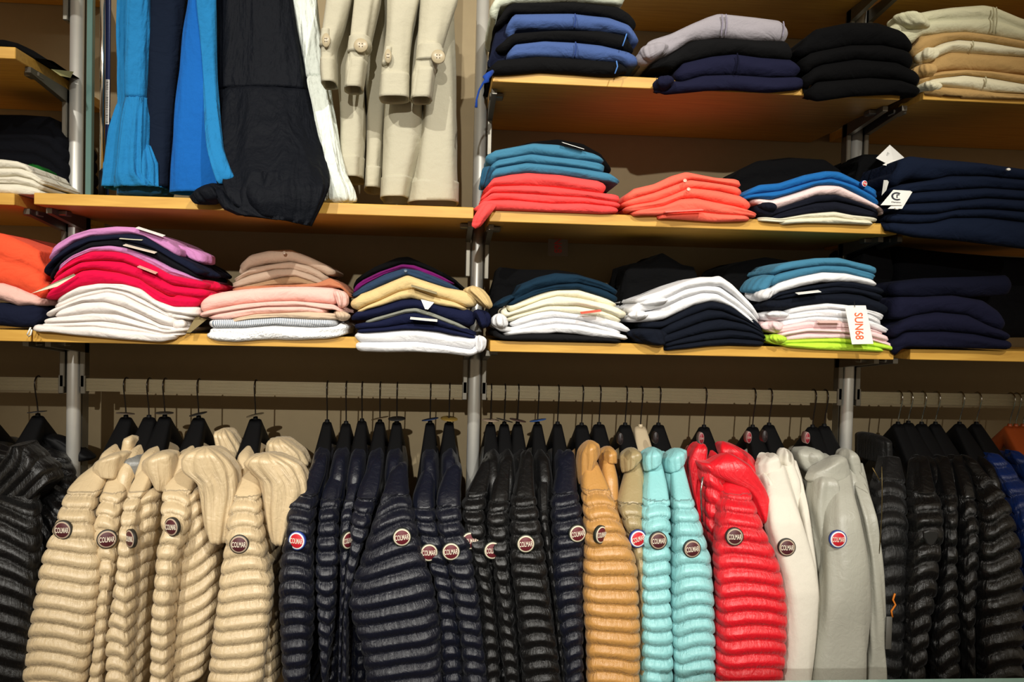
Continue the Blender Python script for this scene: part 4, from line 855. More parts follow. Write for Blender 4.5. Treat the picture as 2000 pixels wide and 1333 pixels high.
jacket('second black down jacket right of the navy row', 985,
       [(977, 899), (956, 966), (950, 1004), (956, 1051), (963, 1104), (971, 1175), (977, 1270), (986, 1333)], [(999, 890), (996, 956), (994, 1004), (994, 1061), (994, 1104), (1001, 1175), (1008, 1246), (1015, 1333)], BLKN, q0=972, dY=.006, bd=(962, 1076, 'm', .15, .0), group=GK, b=.045)
jacket('wide black down jacket with its maroon badge fully showing', 1011,
       [(1018, 880), (1003, 956), (995, 994), (996, 1051), (996, 1104), (1006, 1175), (1013, 1246), (1020, 1333)], [(1041, 880), (1044, 956), (1051, 994), (1060, 1056), (1070, 1127), (1079, 1199), (1089, 1270), (1096, 1333)], BLKN, q0=962, dY=-.005, bd=(1027, 1063, 'm', .0, .08), tilt=.1, group=GK)
jacket('narrow black down jacket squeezed before the single navy one', 1050,
       [(1051, 885), (1050, 966), (1052, 1009), (1060, 1056), (1068, 1104), (1080, 1175), (1089, 1270), (1096, 1333)], [(1075, 890), (1070, 956), (1070, 1009), (1075, 1061), (1079, 1104), (1090, 1199), (1104, 1333)], BLKN, q0=990, dY=.02, group=GK, b=.04)
jacket('single navy down jacket beside the gold jacket', 1089,
       [(1094, 880), (1079, 956), (1075, 994), (1079, 1056), (1077, 1118), (1084, 1184), (1098, 1270), (1101, 1333)], [(1122, 880), (1127, 956), (1139, 1004), (1141, 1061), (1137, 1127), (1138, 1230), (1139, 1333)], NAV, q0=955, tilt=.55, bd=(1128, 1043, 'm', .15, .15), dY=.01, group=GN)
GG = 'gold and khaki down jackets'
jacket('front gold down jacket with an edge-on badge', 1136,
       [(1138, 900), (1131, 947), (1138, 985), (1142, 1032), (1138, 1104), (1138, 1175), (1143, 1246), (1145, 1333)], [(1166, 900), (1183, 937), (1200, 985), (1213, 1023), (1231, 1061), (1244, 1104), (1247, 1175), (1249, 1246), (1247, 1333)],
       GOLD, q0=948, tilt=-.12, bd=(1174, 1045, 'm', .7, -.05), group=GG, dY=-.01, b=.055,
       collar=([((864, 858), 1141, 1158), ((885, 868), 1130, 1168), ((905, 885), 1127, 1170), ((932, 902), 1127, 1162), ((948, 924), 1130, 1148)], None, -.13, .042))
jacket('rear gold down jacket peeking from behind the front one', 1170,
       [(1174, 895), (1180, 937), (1190, 985), (1200, 1040), (1215, 1200), (1215, 1333)], [(1197, 895), (1204, 947), (1205, 990), (1222, 1040), (1236, 1200), (1236, 1333)], GOLD, q0=1000, dY=.05, group=GG, b=.035,
       collar=([((876, 869), 1175, 1196), ((886, 880), 1170, 1202), ((901, 904), 1171, 1202)], None, -.09, .045))
jacket('khaki down jacket with a blue-rimmed badge mostly hidden', 1221,
       [(1226, 900), (1214, 947), (1205, 985), (1214, 1013), (1230, 1061), (1241, 1113), (1244, 1175), (1246, 1333)], [(1250, 900), (1254, 947), (1254, 1004), (1255, 1080), (1258, 1175), (1262, 1333)], KHA, q0=975, tilt=.1, dY=.015, bd=(1246, 1053, 'r', .2, .3), group=GG, b=.045,
       collar=([((878, 872), 1222, 1244), ((890, 882), 1212, 1251), ((908, 890), 1212, 1252), ((924, 902), 1215, 1240)], None, -.115, .042))
GA = 'aqua down jackets'
jacket('left aqua down jacket, narrower of the two aqua ones', 1251,
       [(1264, 900), (1254, 960), (1251, 1004), (1252, 1061), (1250, 1127), (1249, 1222), (1249, 1333)], [(1290, 900), (1302, 947), (1307, 985), (1307, 1032), (1307, 1104), (1308, 1175), (1311, 1246), (1312, 1333)], AQU, q0=968, tilt=.05, sag=.1, bd=(1286, 1057, 'b', .05, .05), group=GA,
       collar=([((876, 872), 1264, 1284), ((888, 880), 1253, 1291), ((905, 890), 1252, 1292), ((922, 901), 1255, 1289)], None, -.13, .042))
jacket('right aqua down jacket, wider, beside the red jacket', 1286,
       [(1307, 905), (1311, 966), (1311, 1061), (1309, 1127), (1309, 1199), (1313, 1270), (1315, 1333)], [(1331, 905), (1347, 966), (1361, 1004), (1375, 1051), (1387, 1089), (1392, 1151), (1393, 1246), (1392, 1333)], AQU, q0=968, tilt=.2, bd=(1352, 1073, 'b', .08, .1), group=GA, dY=-.005, b=.055,
       collar=([((880, 873), 1306, 1330), ((895, 880), 1296, 1336), ((912, 893), 1296, 1337), ((926, 904), 1300, 1333)], None, -.13, .042))
jr = jacket('bright red hooded down jacket with maroon badge', 1375,
       [(1412, 910), (1406, 945), (1403, 985), (1399, 1032), (1394, 1085), (1395, 1130), (1396, 1200), (1394, 1333)], [(1446, 910), (1460, 950), (1474, 994), (1490, 1037), (1508, 1075), (1521, 1108), (1530, 1156), (1534, 1203), (1532, 1260), (1522, 1333)],
       REDN, q0=955, tilt=-.12, sag=.15, bd=(1435, 1049, 'b', .0, .0), dY=-.015, b=.06, pitch=.0315,
       extra=[('front_panel', [(1360, 900), (1370, 960), (1371, 1020), (1388, 1075)], [(1408, 900), (1410, 960), (1404, 1020), (1396, 1080)], -.16, .045, dict(pitch=.034, h=.006, tilt=-1.2)),
              ('inner_collar', [(1356, 862), (1338, 900), (1344, 960), (1356, 1040)], [(1376, 862), (1374, 900), (1372, 960), (1372, 1040)], -.11, .04, dict(crumple=.003)),
              ('hood', [(1400, 884), (1376, 900), (1382, 925), (1402, 940), (1445, 950), (1466, 980), (1480, 1020)], [(1438, 884), (1462, 905), (1482, 935), (1494, 970), (1490, 1005), (1484, 1022)], -.175, .045, dict(capt=.035, capb=.02, crumple=.0035)),
              ('collar', [(1398, 862), (1402, 890), (1430, 925)], [(1425, 862), (1465, 890), (1486, 935)], -.07, .05, dict(capt=.03, crumple=.004))])
zp = [tuple(at(x, y, -.212)) for x, y in ((1373, 932), (1369, 960), (1370, 990), (1372, 1020))]
v, f = tube_vf(zp, .0022, 8); mk('zipper', v, f, HOOK_S, jr)
GW = 'smooth white jackets'
jacket('front white jacket with maroon badge beside the red one', 1470,
       [(1500, 905), (1493, 937), (1496, 985), (1497, 1032), (1512, 1085), (1524, 1127), (1530, 1175), (1530, 1260), (1524, 1333)], [(1528, 905), (1548, 966), (1563, 1013), (1577, 1061), (1588, 1108), (1593, 1151), (1589, 1222), (1582, 1294), (1579, 1333)],
       WHTN, smooth=True, bd=(1537, 1070, 'b', .0, .0), name='hanging_jacket', group=GW, b=.05, crumple=.0012,
       collar=([((890, 882), 1490, 1514), ((905, 891), 1478, 1518), ((922, 905), 1478, 1521), ((944, 925), 1485, 1520)], None, -.12, .04),
       extra=[('front_panel', [(1484, 925), (1490, 975), (1492, 1030)], [(1500, 925), (1505, 975), (1510, 1030)], -.15, .04, {})])
jacket('rear white jacket, mostly hidden behind the front one', 1502,
       [(1532, 895), (1548, 937), (1558, 985), (1568, 1061), (1574, 1200), (1566, 1333)], [(1550, 895), (1568, 950), (1577, 1009), (1590, 1100), (1597, 1200), (1590, 1333)],
       WHTN, smooth=True, name='hanging_jacket', group=GW, dY=.035, b=.04, crumple=.0012,
       collar=([(1524, 877), (1516, 900), (1528, 925)], [(1538, 875), (1546, 890), (1548, 920)], -.10, .035))
GR = 'silver grey nylon jackets'
jg = jacket('front silver grey jacket with a blue-rimmed red badge', 1587,
       [(1622, 915), (1620, 966), (1615, 1032), (1610, 1104), (1602, 1175), (1590, 1270), (1582, 1333)], [(1655, 915), (1662, 960), (1674, 1004), (1685, 1061), (1691, 1118), (1693, 1175), (1691, 1270), (1684, 1333)],
       GREYN, smooth=True, bd=(1637, 1054, 'r', .0, .0), name='hanging_jacket', group=GR, b=.055, crumple=.003,
       collar=([((908, 882), 1602, 1640), ((922, 896), 1580, 1650), ((936, 914), 1573, 1655), ((946, 930), 1588, 1658)], None, -.15, .035),
       extra=[('front_panel', [(1590, 925), (1577, 985), (1582, 1050), (1590, 1130), (1596, 1200), (1586, 1333)], [(1628, 925), (1632, 985), (1628, 1050), (1622, 1130), (1612, 1200), (1600, 1333)], -.165, .045, dict(crumple=.004)),
              ('inner_collar', [(1548, 872), (1556, 905), (1572, 930)], [(1600, 880), (1606, 905), (1600, 930)], -.06, .05, dict(crumple=.003))])
jacket('rear silver grey jacket next to the right upright', 1610,
       [(1654, 900), (1664, 956), (1676, 1009), (1686, 1080), (1690, 1175), (1690, 1270), (1684, 1333)], [(1675, 900), (1690, 950), (1699, 980), (1710, 1023), (1716, 1104), (1720, 1175), (1724, 1270), (1723, 1333)],
       GREYN, smooth=True, name='hanging_jacket', group=GR, dY=.02, b=.045, crumple=.003,
       collar=([(1645, 878), (1636, 900), (1650, 930)], [(1662, 876), (1672, 895), (1674, 925)], -.11, .04))
GX = 'black jackets at the right edge'
jz = jacket('dark black jacket with a brass zip beside the grey jackets', 1754,
       [(1720, 890), (1705, 940), (1700, 1010), (1702, 1120), (1708, 1333)], [(1752, 890), (1766, 950), (1768, 1050), (1762, 1180), (1752, 1333)], DBLK, q0=930, pitch=.042, dY=.03, b=.05, group=GX, tilt=-.2,
       collar=([(1692, 850), (1690, 900)], [(1716, 846), (1720, 900)], .0, .08))
for nm, pts, mt in (('zipper', ((1722, 912), (1723, 960), (1722, 1009), (1719, 1060), (1714, 1113)), plain((92, 80, 50), .4, .8)), ('zip_puller', ((1704, 914), (1712, 928), (1719, 940)), plain((110, 92, 54), .4, .8))):
    v, f = tube_vf([tuple(at(x, y, -.238)) for x, y in pts], .0012, 8); mk(nm, v, f, mt, jz)
v, f = tube_vf([tuple(at(x, y, -.246)) for x, y in ((1748, 1160), (1744, 1172), (1749, 1182), (1741, 1194), (1743, 1206))], .0022, 8); oc = mk('orange_cord', v, f, plain((214, 120, 24), .7), jz)
pa = at(1737, 1205, -.246); v, f = box_vf(pa[0]-.007, pa[0]+.007, -.247, -.245, pa[2]-.075, pa[2], .0006); mk('swing_tag', v, f, plain((90, 88, 82), .6), jz)
js = jacket('black down jacket with a shield-shaped rubber patch', 1774,
       [(1782, 890), (1776, 960), (1780, 1010), (1775, 1060), (1766, 1120), (1762, 1333)], [(1806, 890), (1820, 950), (1835, 985), (1836, 1032), (1824, 1104), (1816, 1175), (1804, 1250), (1793, 1333)], GLOS, q0=955, tilt=.35, pitch=.04, group=GX, b=.05)
cp = Vector(at(1818, 1052, -.285).tolist()); shp = [(-.017, .014), (-.006, .018), (.008, .018), (.018, .014), (.016, 0), (.008, -.013), (.0, -.018), (-.008, -.013), (-.015, 0)]
n = len(shp); V = [tuple(cp+Vector((x*s_, y_, z*s_))) for s_, y_ in ((1, .006), (1, 0), (.86, -.0015)) for x, z in shp]
Fq = [(k*n+i, k*n+(i+1) % n, (k+1)*n+(i+1) % n, (k+1)*n+i) for k in range(2) for i in range(n)]+[tuple(range(2*n, 3*n))]
mk('shield_patch', V, Fq, plain((22, 22, 22), .5), js, smooth=False)
jacket('black down jacket just right of the shield-patched one', 1800,
       [(1818, 890), (1832, 960), (1836, 1004), (1832, 1104), (1822, 1175), (1812, 1246), (1824, 1333)], [(1846, 900), (1864, 975), (1861, 1032), (1858, 1104), (1862, 1175), (1867, 1246), (1868, 1333)], GLOS, q0=960, tilt=.7, pitch=.04, dY=.008, group=GX, b=.045)
jacket('narrow black down jacket beside the glossiest one', 1827,
       [(1850, 890), (1866, 950), (1872, 1032), (1868, 1104), (1868, 1199), (1878, 1270), (1882, 1333)], [(1880, 900), (1903, 966), (1902, 1032), (1899, 1104), (1896, 1175), (1893, 1250), (1893, 1333)], GLOS, q0=965, tilt=.4, pitch=.042, dY=.004, group=GX, b=.045)
jacket('glossiest black down jacket, large shiny quilts, at the right', 1874,
       [(1866, 890), (1890, 925), (1906, 966), (1908, 1009), (1901, 1080), (1901, 1175), (1904, 1246), (1911, 1333)], [(1894, 890), (1925, 935), (1955, 966), (1968, 1013), (1982, 1061), (1989, 1127), (1989, 1200), (1987, 1333)], GLOS, q0=925, tilt=.45, pitch=.043, h=.009, dY=-.008, group=GX, b=.06)
jacket('bright navy-blue down jacket at the right edge', 1907,
       [(1914, 885), (1944, 937), (1966, 971), (1972, 1009), (1980, 1061), (1984, 1127), (1982, 1180), (1990, 1333)], [(1945, 885), (1985, 935), (2010, 975), (2030, 1061), (2040, 1180), (2045, 1333)], BLUN, q0=890, tilt=.5, pitch=.04, h=.008, dY=.02, group='blue down jackets at the right edge', b=.055)
jacket('second blue down jacket, only its shoulder inside the right edge', 1950,
       [(1962, 880), (1985, 915), (2004, 950), (2030, 1010), (2045, 1333)], [(1985, 880), (2020, 915), (2045, 950), (2090, 1010), (2100, 1333)], BLUN, q0=885, tilt=.5, pitch=.04, h=.008, dY=.03, group='blue down jackets at the right edge', b=.05)

# ------------------------------------------------------------ dresses and coats over the left shelf
def rows3(*r): return [tuple(q) for q in r]
BLD = c((28, 112, 166), sheen=.1, fold=.8, wrk=.02); BLD2 = c((12, 88, 164), sheen=.1, fold=.6, wrk=.013); NVD = c((17, 24, 34), sheen=.08, fold=.7); BLKD = c((8, 11, 18), rough=.7, sheen=.05, fold=.9, wrk=.015, spec=.28); WHD = c((214, 220, 210), sheen=.1, fold=.8, wrk=.03)
COAT = c((180, 174, 152), rough=.8, wrk=.004, fold=.35, sheen=.1)
t = empty('tiered_dress', at(255, 200, -.05)); tag(t, 'bright blue tiered dress with gathered hem, leftmost of the hanging dresses', 'dress', 'dresses hanging over the left shelf')
loft('skirt', rows3((-60, 256, 296, -.13, .03), (0, 252, 296, -.13, .03), (80, 250, 295, -.135, .03), (150, 248, 293, -.14, .03), (200, 250, 293, -.14, .03)), BLD, t, capt=.01, capb=.006, crumple=.0012, flute=(.002, 5), seed=3)
loft('gathered_tier', rows3((190, 252, 293, -.142, .028), (203, 249, 293, -.145, .032), (240, 243, 294, -.155, .036), (300, 236, 294, -.16, .04), (345, 231, 294, -.165, .04), (368, 229, 322, -.165, .035)), BLD, t, flute=(.006, 15), open_bottom=True, capt=.006, seed=5, crumple=.002)
loft('rear_tier', rows3((-60, 236, 262, -.04, .03), (100, 232, 262, -.06, .03), (205, 240, 262, -.08, .03), (212, 236, 262, -.09, .03), (260, 222, 262, -.1, .04), (330, 212, 262, -.11, .04), (368, 208, 250, -.11, .04)), BLD, t, flute=(.004, 8), open_bottom=True, capt=.01, seed=9, crumple=.002)
loft('hem_frill', rows3((350, 240, 330, -.12, .05), (372, 236, 335, -.12, .05), (386, 236, 330, -.12, .05)), c((24, 70, 104)), t, flute=(.006, 9), capt=.01, capb=.004, seed=6)
t = tag(loft('straight_skirt', rows3((-60, 296, 368, -.10, .04), (0, 295, 366, -.10, .04), (100, 292, 358, -.11, .04), (200, 291, 350, -.12, .045), (300, 290, 343, -.13, .045), (368, 289, 336, -.14, .045)), c((17, 25, 40), fold=.4), open_bottom=True, crumple=.001, seed=8), 'dark navy straight skirt hanging between the two bright blue dresses', 'skirt', 'dresses hanging over the left shelf')
t = empty('wrap_dress', at(390, 200, -.05)); tag(t, 'bright blue wrap dress whose pointed hem swings right', 'dress', 'dresses hanging over the left shelf')
loft('skirt', rows3((-60, 378, 420, -.14, .03), (0, 371, 421, -.14, .03), (60, 362, 421, -.145, .035), (130, 355, 421, -.15, .035), (200, 348, 424, -.16, .04), (280, 341, 428, -.165, .04), (330, 337, 440, -.17, .04), (378, 334, 452, -.17, .036)), BLD2, t, open_bottom=True, crumple=.0014, seed=11, flute=(.0015, 3))
loft('wrap_edge', rows3((-60, 388, 420, -.175, .012), (0, 384, 422, -.176, .012), (100, 394, 422, -.18, .012), (160, 397, 424, -.185, .012), (240, 401, 430, -.22, .012), (290, 406, 436, -.25, .012), (330, 416, 450, -.275, .012), ((356, 346), 424, 458, -.28, .010), ((368, 352), 430, 456, -.28, .008)), BLD, t, capb=.012, crumple=.001, seed=12)
t = empty('tiered_dress', at(500, 200, -.05)); tag(t, 'black tiered dress, its wide hem spilling over the shelf edge', 'dress', 'dresses hanging over the left shelf')
loft('skirt', rows3((-60, 428, 574, -.10, .05), (0, 426, 575, -.10, .05), (60, 426, 584, -.11, .05), (120, 428, 596, -.12, .05), (185, 430, 606, -.13, .05)), BLKD, t, flute=(.005, 11), capb=.006, crumple=.001, seed=15)
loft('gathered_tier', rows3((176, 430, 604, -.133, .05), (190, 427, 609, -.135, .056), (240, 424, 620, -.16, .058), (300, 420, 634, -.20, .055), (342, 424, 640, -.245, .04), ((384, 366), 434, 640, -.285, .022), ((402, 398), 448, 628, -.295, .014), ((412, 442), 468, 606, -.292, .008)), BLKD, t, flute=(.0075, 13), crumple=.003, capt=.006, seed=16, open_bottom=True, sq=.8)
loft('rolled_hem', rows3(((372, 352), 376, 420, -.262, .02), ((384, 366), 374, 436, -.27, .024), ((400, 384), 384, 446, -.272, .02), ((404, 396), 398, 446, -.268, .012)), BLKD, t, flute=(.005, 7), crumple=.004, seed=18)
loft('hem_flap', rows3(((366, 366), 418, 480, -.262, .02), ((392, 386), 426, 500, -.288, .014), ((408, 416), 436, 520, -.294, .012), ((420, 430), 462, 545, -.294, .008)), BLKD, t, flute=(.006, 6), crumple=.003, seed=19, open_bottom=True)
t = empty('tiered_dress', at(620, 200, -.05)); tag(t, 'pale white tiered dress between the black dress and beige coats', 'dress', 'dresses hanging over the left shelf')
loft('skirt', rows3((-60, 566, 612, -.09, .03), (0, 569, 618, -.09, .03), (60, 582, 626, -.1, .03), (110, 592, 632, -.11, .03), (158, 602, 637, -.12, .03)), WHD, t, flute=(.002, 5), capb=.006, crumple=.001, seed=25)
loft('gathered_tier', rows3((150, 603, 636, -.122, .03), (165, 602, 642, -.13, .035), (220, 611, 652, -.15, .04), (290, 628, 664, -.17, .04), (340, 636, 672, -.19, .035), (372, 636, 688, -.2, .032), (400, 634, 695, -.2, .03)), WHD, t, flute=(.004, 7), crumple=.003, capt=.006, seed=26, capb=.01)

BTN = plain((168, 154, 124), .35)
def coat(lab, body, sleeve, strap, btn, hem=None, slit=None, cuffy=None, Yb=-.10, Ys=-.235, seed=1, cuffd=26):
    P = at((body[0][1]+body[0][2])/2, 120, 0); t = empty('trench_coat', P); tag(t, lab, 'coat', 'beige trench coats over the left shelf')
    loft('body', [(y, a, b_, Yb, .068) for y, a, b_ in body], COAT, t, open_bottom=True, capt=.01, crumple=.0014, seed=seed, flute=(.002, 3))
    y1 = body[-1][0]; y0_ = y1-42
    a = np.array(body, float); e = lambda y, k: float(np.interp(y, a[:, 0], a[:, k]))
    loft('hem_band', [(y, e(y, 1)-.8, e(y, 2)+.8, Yb-.001,   .0702) for y in (y0_, (y0_+y1)/2, y1+1)], COAT, t, open_bottom=True, capt=.002, crumple=.0014, seed=seed, flute=(.002, 3))
    loft('sleeve', [(y, a_, b_, Ys+(.07 if y < -20 else 0), .036) for y, a_, b_ in sleeve], COAT, t, open_bottom=True, capt=.01, crumple=.0016, seed=seed+4)
    a2 = np.array(sleeve, float); e2 = lambda y, k: float(np.interp(y, a2[:, 0], a2[:, k])); ys = sleeve[-1][0]
    if cuffy: loft('cuff', [(y, e2(y, 1)-.8, e2(y, 2)+.8, Ys-.001, .0374) for y in (ys-cuffy, ys-cuffy/2, ys+1)], COAT, t, open_bottom=True, capt=.002, crumple=.001, seed=seed+5)
    st = loft('sleeve_strap', [(y, a_, b_, Ys-.006, .037) for y, a_, b_ in strap], COAT, t, capt=.004, capb=.004, crumple=.0006, seed=seed+6)
    bx, by, rx = btn; cpt = Vector(at(bx, by, Ys-.0455).tolist()); M = Matrix.Rotation(math.radians(90), 3, 'X')
    v, f = disc_vf(.0145, -.002, .003, 28, .001, rx=rx); bo = mk('button', place_vf(v, M, cpt), [list(q) for q in f], BTN, st)
    v, f = join([cyl_vf((dx*rx, dz, .003), (dx*rx, dz, .0036), .0012, n=8) for dx in (-.003, .003) for dz in (-.003, .003)]); mk('button_holes', place_vf(v, M, cpt), [list(q) for q in f], plain((90, 76, 58), .6), bo)
    return t
coat('leftmost beige trench coat, cuff strap turned edge-on', rows3((-60, 640, 690), (60, 655, 700), (160, 662, 712), (250, 668, 716), (320, 666, 712), (352, 664, 710)),
     rows3((-60, 648, 690), (0, 639, 690), (60, 630, 672), (100, 628, 656), (135, 627, 656), (166, 630, 657)), rows3((62, 630, 650), (80, 627, 650), (100, 626, 642)), (637, 79, .6), cuffy=50, seed=31, Yb=-.11)
coat('second beige trench coat from the left, round button facing front', rows3((-60, 700, 760), (60, 712, 764), (200, 716, 760), (300, 718, 750), (340, 716, 748), (372, 714, 745)),
     rows3((-60, 696, 744), (0, 693, 742), (70, 684, 726), (120, 682, 717), (150, 677, 712), (176, 674, 708)), rows3((74, 684, 722), (92, 681, 727), (110, 680, 716)), (705, 89, 1), cuffy=58, seed=41, Yb=-.085)
coat('third beige trench coat from the left with a broad turned-up cuff', rows3((-60, 755, 830), (60, 758, 830), (200, 754, 826), (290, 751, 822), (350, 747, 808), (390, 744, 800)),
     rows3((-60, 757, 822), (0, 757, 823), (60, 755, 806), (120, 748, 800), (160, 744, 799), (194, 741, 799)), rows3((97, 754, 770), (116, 748, 768), (136, 746, 758)), (758, 110, .5), cuffy=50, seed=51, Yb=-.12)
coat('rightmost beige trench coat with wide buttoned cuff strap', rows3((-60, 815, 884), (60, 820, 888), (150, 826, 891), (230, 824, 892), (310, 812, 893), (360, 804, 894), (398, 798, 894)),
     rows3((-60, 822, 896), (0, 823, 895), (60, 820, 874), (100, 816, 862), (140, 812, 850), (170, 806, 846), (196, 803, 842)), rows3((90, 818, 862), (108, 814, 870), (126, 812, 852)), (856, 111, 1), cuffy=62, seed=61, Yb=-.115)
# chrome pole beside the left upright
t = empty('display_pole', at(199, 388, -.05)); tag(t, 'slim chrome pole with black foot beside the left upright', 'pole')
pt_, pb_ = at(201, -80, -.05), at(199, 388, -.05); pm_ = at(200, 335, -.05)
v, f = cyl_vf(tuple(pt_), tuple(pm_), .0058, n=24); mk('tube', v, f, CHROME, t)
v, f = cyl_vf(tuple(pm_), tuple(pb_), .0075, n=24); mk('rubber_foot', v, f, BLACKP, t)
a_, b_ = at(206, -60, -.03), at(214, 384, -.03); v, f = box_vf(a_[0]+.001, b_[0]-.001, -.035, -.028, b_[2], a_[2], .001); bo = tag(mk('backing_strip', v, f, plain((14, 34, 84), .4), smooth=False), 'dark blue strip with a barcode sticker behind the chrome pole', 'strip')
a_, b_ = at(206.5, 155, -.0365), at(212.5, 243, -.0365); v, f = box_vf(a_[0], b_[0], -.0358, -.0352, b_[2], a_[2]); sk = mk('sticker', v, f, CARD, bo, smooth=False)
zs_ = np.linspace(b_[2]+.004, a_[2]-.004, 26); v, f = join([box_vf(a_[0]+.001, b_[0]-.002, -.0363, -.0359, z, z+random.choice((.0007, .0014))) for z in zs_]); mk('barcode', v, f, BLACKP, sk, smooth=False)
a_, b_ = at(171, -60, -.01), at(178, 384, -.01); v, f = box_vf(a_[0], b_[0], -.012, .004, b_[2], a_[2], .001); tag(mk('mirror_edge', v, f, plain((96, 128, 122), .15, .3), smooth=False), 'green-tinted glass strip running up beside the left upright', 'strip')

# ------------------------------------------------------------ tags and cards
def card(name, lab, quad, Y, mat=CARD, th=.0006, parent=None, cat='tag', grp=None):
    """flat card given its four corners (tl, tr, br, bl) in the photo, at depths Y (one or four)"""
    Ys = Y if isinstance(Y, (list, tuple)) else [Y]*4
    P = [Vector(at(x, y, yy).tolist()) for (x, y), yy in zip(quad, Ys)]
    nrm = (P[1]-P[0]).cross(P[3]-P[0]).normalized()
    if nrm.y > 0: nrm = -nrm
    V = [tuple(p) for p in P]+[tuple(p-nrm*th) for p in P]
    Fq = [[0, 1, 2, 3], [4, 7, 6, 5], [0, 4, 5, 1], [1, 5, 6, 2], [2, 6, 7, 3], [3, 7, 4, 0]]
    o = mk(name, V, Fq, mat, parent, smooth=False)
    if lab: tag(o, lab, cat, grp)
    ex = (P[1]-P[0]).normalized(); ez = nrm; ey = ez.cross(ex).normalized()
    M = Matrix((ex, ey, ez)).transposed()
    return o, (P[0]+P[1]+P[2]+P[3])/4, M, (P[1]-P[0]).length, (P[3]-P[0]).length
ORG = plain((232, 92, 34), .6); TB = plain((22, 22, 24), .6)
def sun(o, cen, M, w_, h_, frac=.56, up=0., txt='SUN68', mat=ORG):
    M2 = M @ Matrix.Rotation(-math.pi/2, 3, 'Z'); lettering(txt, cen+M@Vector((0, up, 0)), M2, h_*frac, w_*.40, mat, o, .012, .0004)
o, cen, M, w_, h_ = card('price_tag', 'white card with orange lettering hanging in front of the lime-based stack', [(1650, 597), (1691, 597), (1706, 672), (1664, 673)], [-.282, -.282, -.292, -.292])
sun(o, cen, M, w_, h_, .68, -.003)
v, f = tube_vf([tuple(at(1668, 588, -.277)), tuple(at(1669, 594, -.284)), tuple(at(1670, 600, -.286))], .0006, 6); mk('string', v, f, TB, o)
o, cen, M, w_, h_ = card('price_tag', 'card with red lettering dangling on the wall above the cream stack', [(1071, 440), (1109, 440), (1109, 501), (1070, 500)], .12, plain((120, 104, 88), .7))
sun(o, cen, M, w_, h_, .8, .0, mat=plain((200, 40, 24), .6))
# tags on the navy stack
o, cen, M, w_, h_ = card('price_tag', 'white tag sticking up on top behind the navy stack', [(1738, 283), (1766, 308), (1748, 328), (1711, 309)], [-.12, -.12, -.16, -.16])
v, f = join([box_vf(-.014, .014, -.0085+i*.003, -.0078+i*.003, .0003, .0005) for i in range(5)]); mk('print', place_vf(v, M, cen), [list(q) for q in f], plain((120, 120, 118), .6), o, smooth=False)
o, cen, M, w_, h_ = card('price_tag', 'white tag lying under the raised one behind the navy stack', [(1740, 313), (1764, 313), (1752, 328), (1724, 322)], [-.19, -.19, -.21, -.21])
o, cen, M, w_, h_ = card('price_tag', 'black and white logo card tucked at the left of the navy stack', [(1745, 371), (1779, 373), (1762, 401), (1720, 401)], [-.288, -.286, -.29, -.292])
# emblem: broad C ring with an inner stroke
V = []; Fq = []; seg = 26
for i in range(seg+1):
    a = math.radians(50+260*i/seg); 
    for rr in (.0075, .0115): V.append((rr*math.cos(a)*1.15, rr*math.sin(a)*.8+.003, .0006))
Fq = [[2*i, 2*i+1, 2*i+3, 2*i+2] for i in range(seg)]
n0 = len(V); V += [(-.001, .0075, .0006), (.006, .0075, .0006), (.006, .0055, .0006), (-.001, .0055, .0006), (-.001, .0055, .0006), (.0015, .0055, .0006), (.0015, -.001, .0006), (-.001, -.001, .0006)]
Fq += [[n0, n0+1, n0+2, n0+3], [n0+4, n0+5, n0+6, n0+7]]
mk('emblem', place_vf(V, M, cen), Fq, plain((20, 26, 44), .6), o, smooth=False)
lettering('Champion', cen+M@Vector((-.002, -.0105, 0)), M, .022, .004, TB, o, .01, .0004)
card('price_tag', 'white card behind the black and white logo card', [(1776, 373), (1782, 375), (1762, 408), (1734, 408)], [-.284, -.284, -.288, -.288])
card('price_tag', 'striped tag edge standing left of the navy stack', [(1726, 352), (1737, 352), (1731, 372), (1722, 382)], [-.25, -.25, -.27, -.27], plain((190, 190, 184), .6))
# tag edges poking from the stacks
def sliver(lab, p0, p1, Y, mat=CARD, rise=.0011, dep=.016):
    a, b_ = at(p0[0], p0[1], Y), at(p1[0], p1[1], Y)
    V = [tuple(a), tuple(b_), tuple(b_+[0, dep, .004]), tuple(a+[0, dep, .004])]; V += [tuple(np.array(q)+[0, 0, rise]) for q in V]
    Fq = [[0, 1, 2, 3], [4, 7, 6, 5], [0, 4, 5, 1], [1, 5, 6, 2], [2, 6, 7, 3], [3, 7, 4, 0]]
    return tag(mk('price_tag', V, Fq, mat, smooth=False), lab, 'tag', 'tag edges poking out of the stacks')
sliver('white tag edge on the topmost orchid pink sweatpants', (265, 446), (318, 463), -.275)
sliver('pale tag edge below the navy sweatpants in the pink stack', (233, 467), (277, 470), -.27, plain((200, 196, 170), .6))
sliver('pale tag edge on the lower orchid pink sweatpants', (240, 480), (302, 496), -.276, plain((222, 206, 190), .6))
sliver('thin tag edge on the cherry red sweatpants', (268, 522), (304, 536), -.278, plain((212, 170, 150), .6))
card('price_tag', 'cream tag jutting out left of the cherry red sweatpants', [(60, 574), (144, 535), (148, 538), (112, 560)], [-.30, -.285, -.28, -.29], plain((206, 198, 170), .6))
card('price_tag', 'brown card leaning between the white and towelling stacks', [(383, 618), (404, 624), (372, 650), (364, 650)], [-.24, -.24, -.265, -.265], plain((120, 104, 66), .6))
sliver('white tag edge on the topmost teal blue sweater', (1099, 279), (1141, 292), -.272)
sliver('clear tag edge under the coral polo shirts', (1300, 415), (1374, 411), -.284, plain((240, 130, 120), .3))
sliver('white tag edge on the navy polo in the tan stack', (801, 624), (854, 629), -.284)
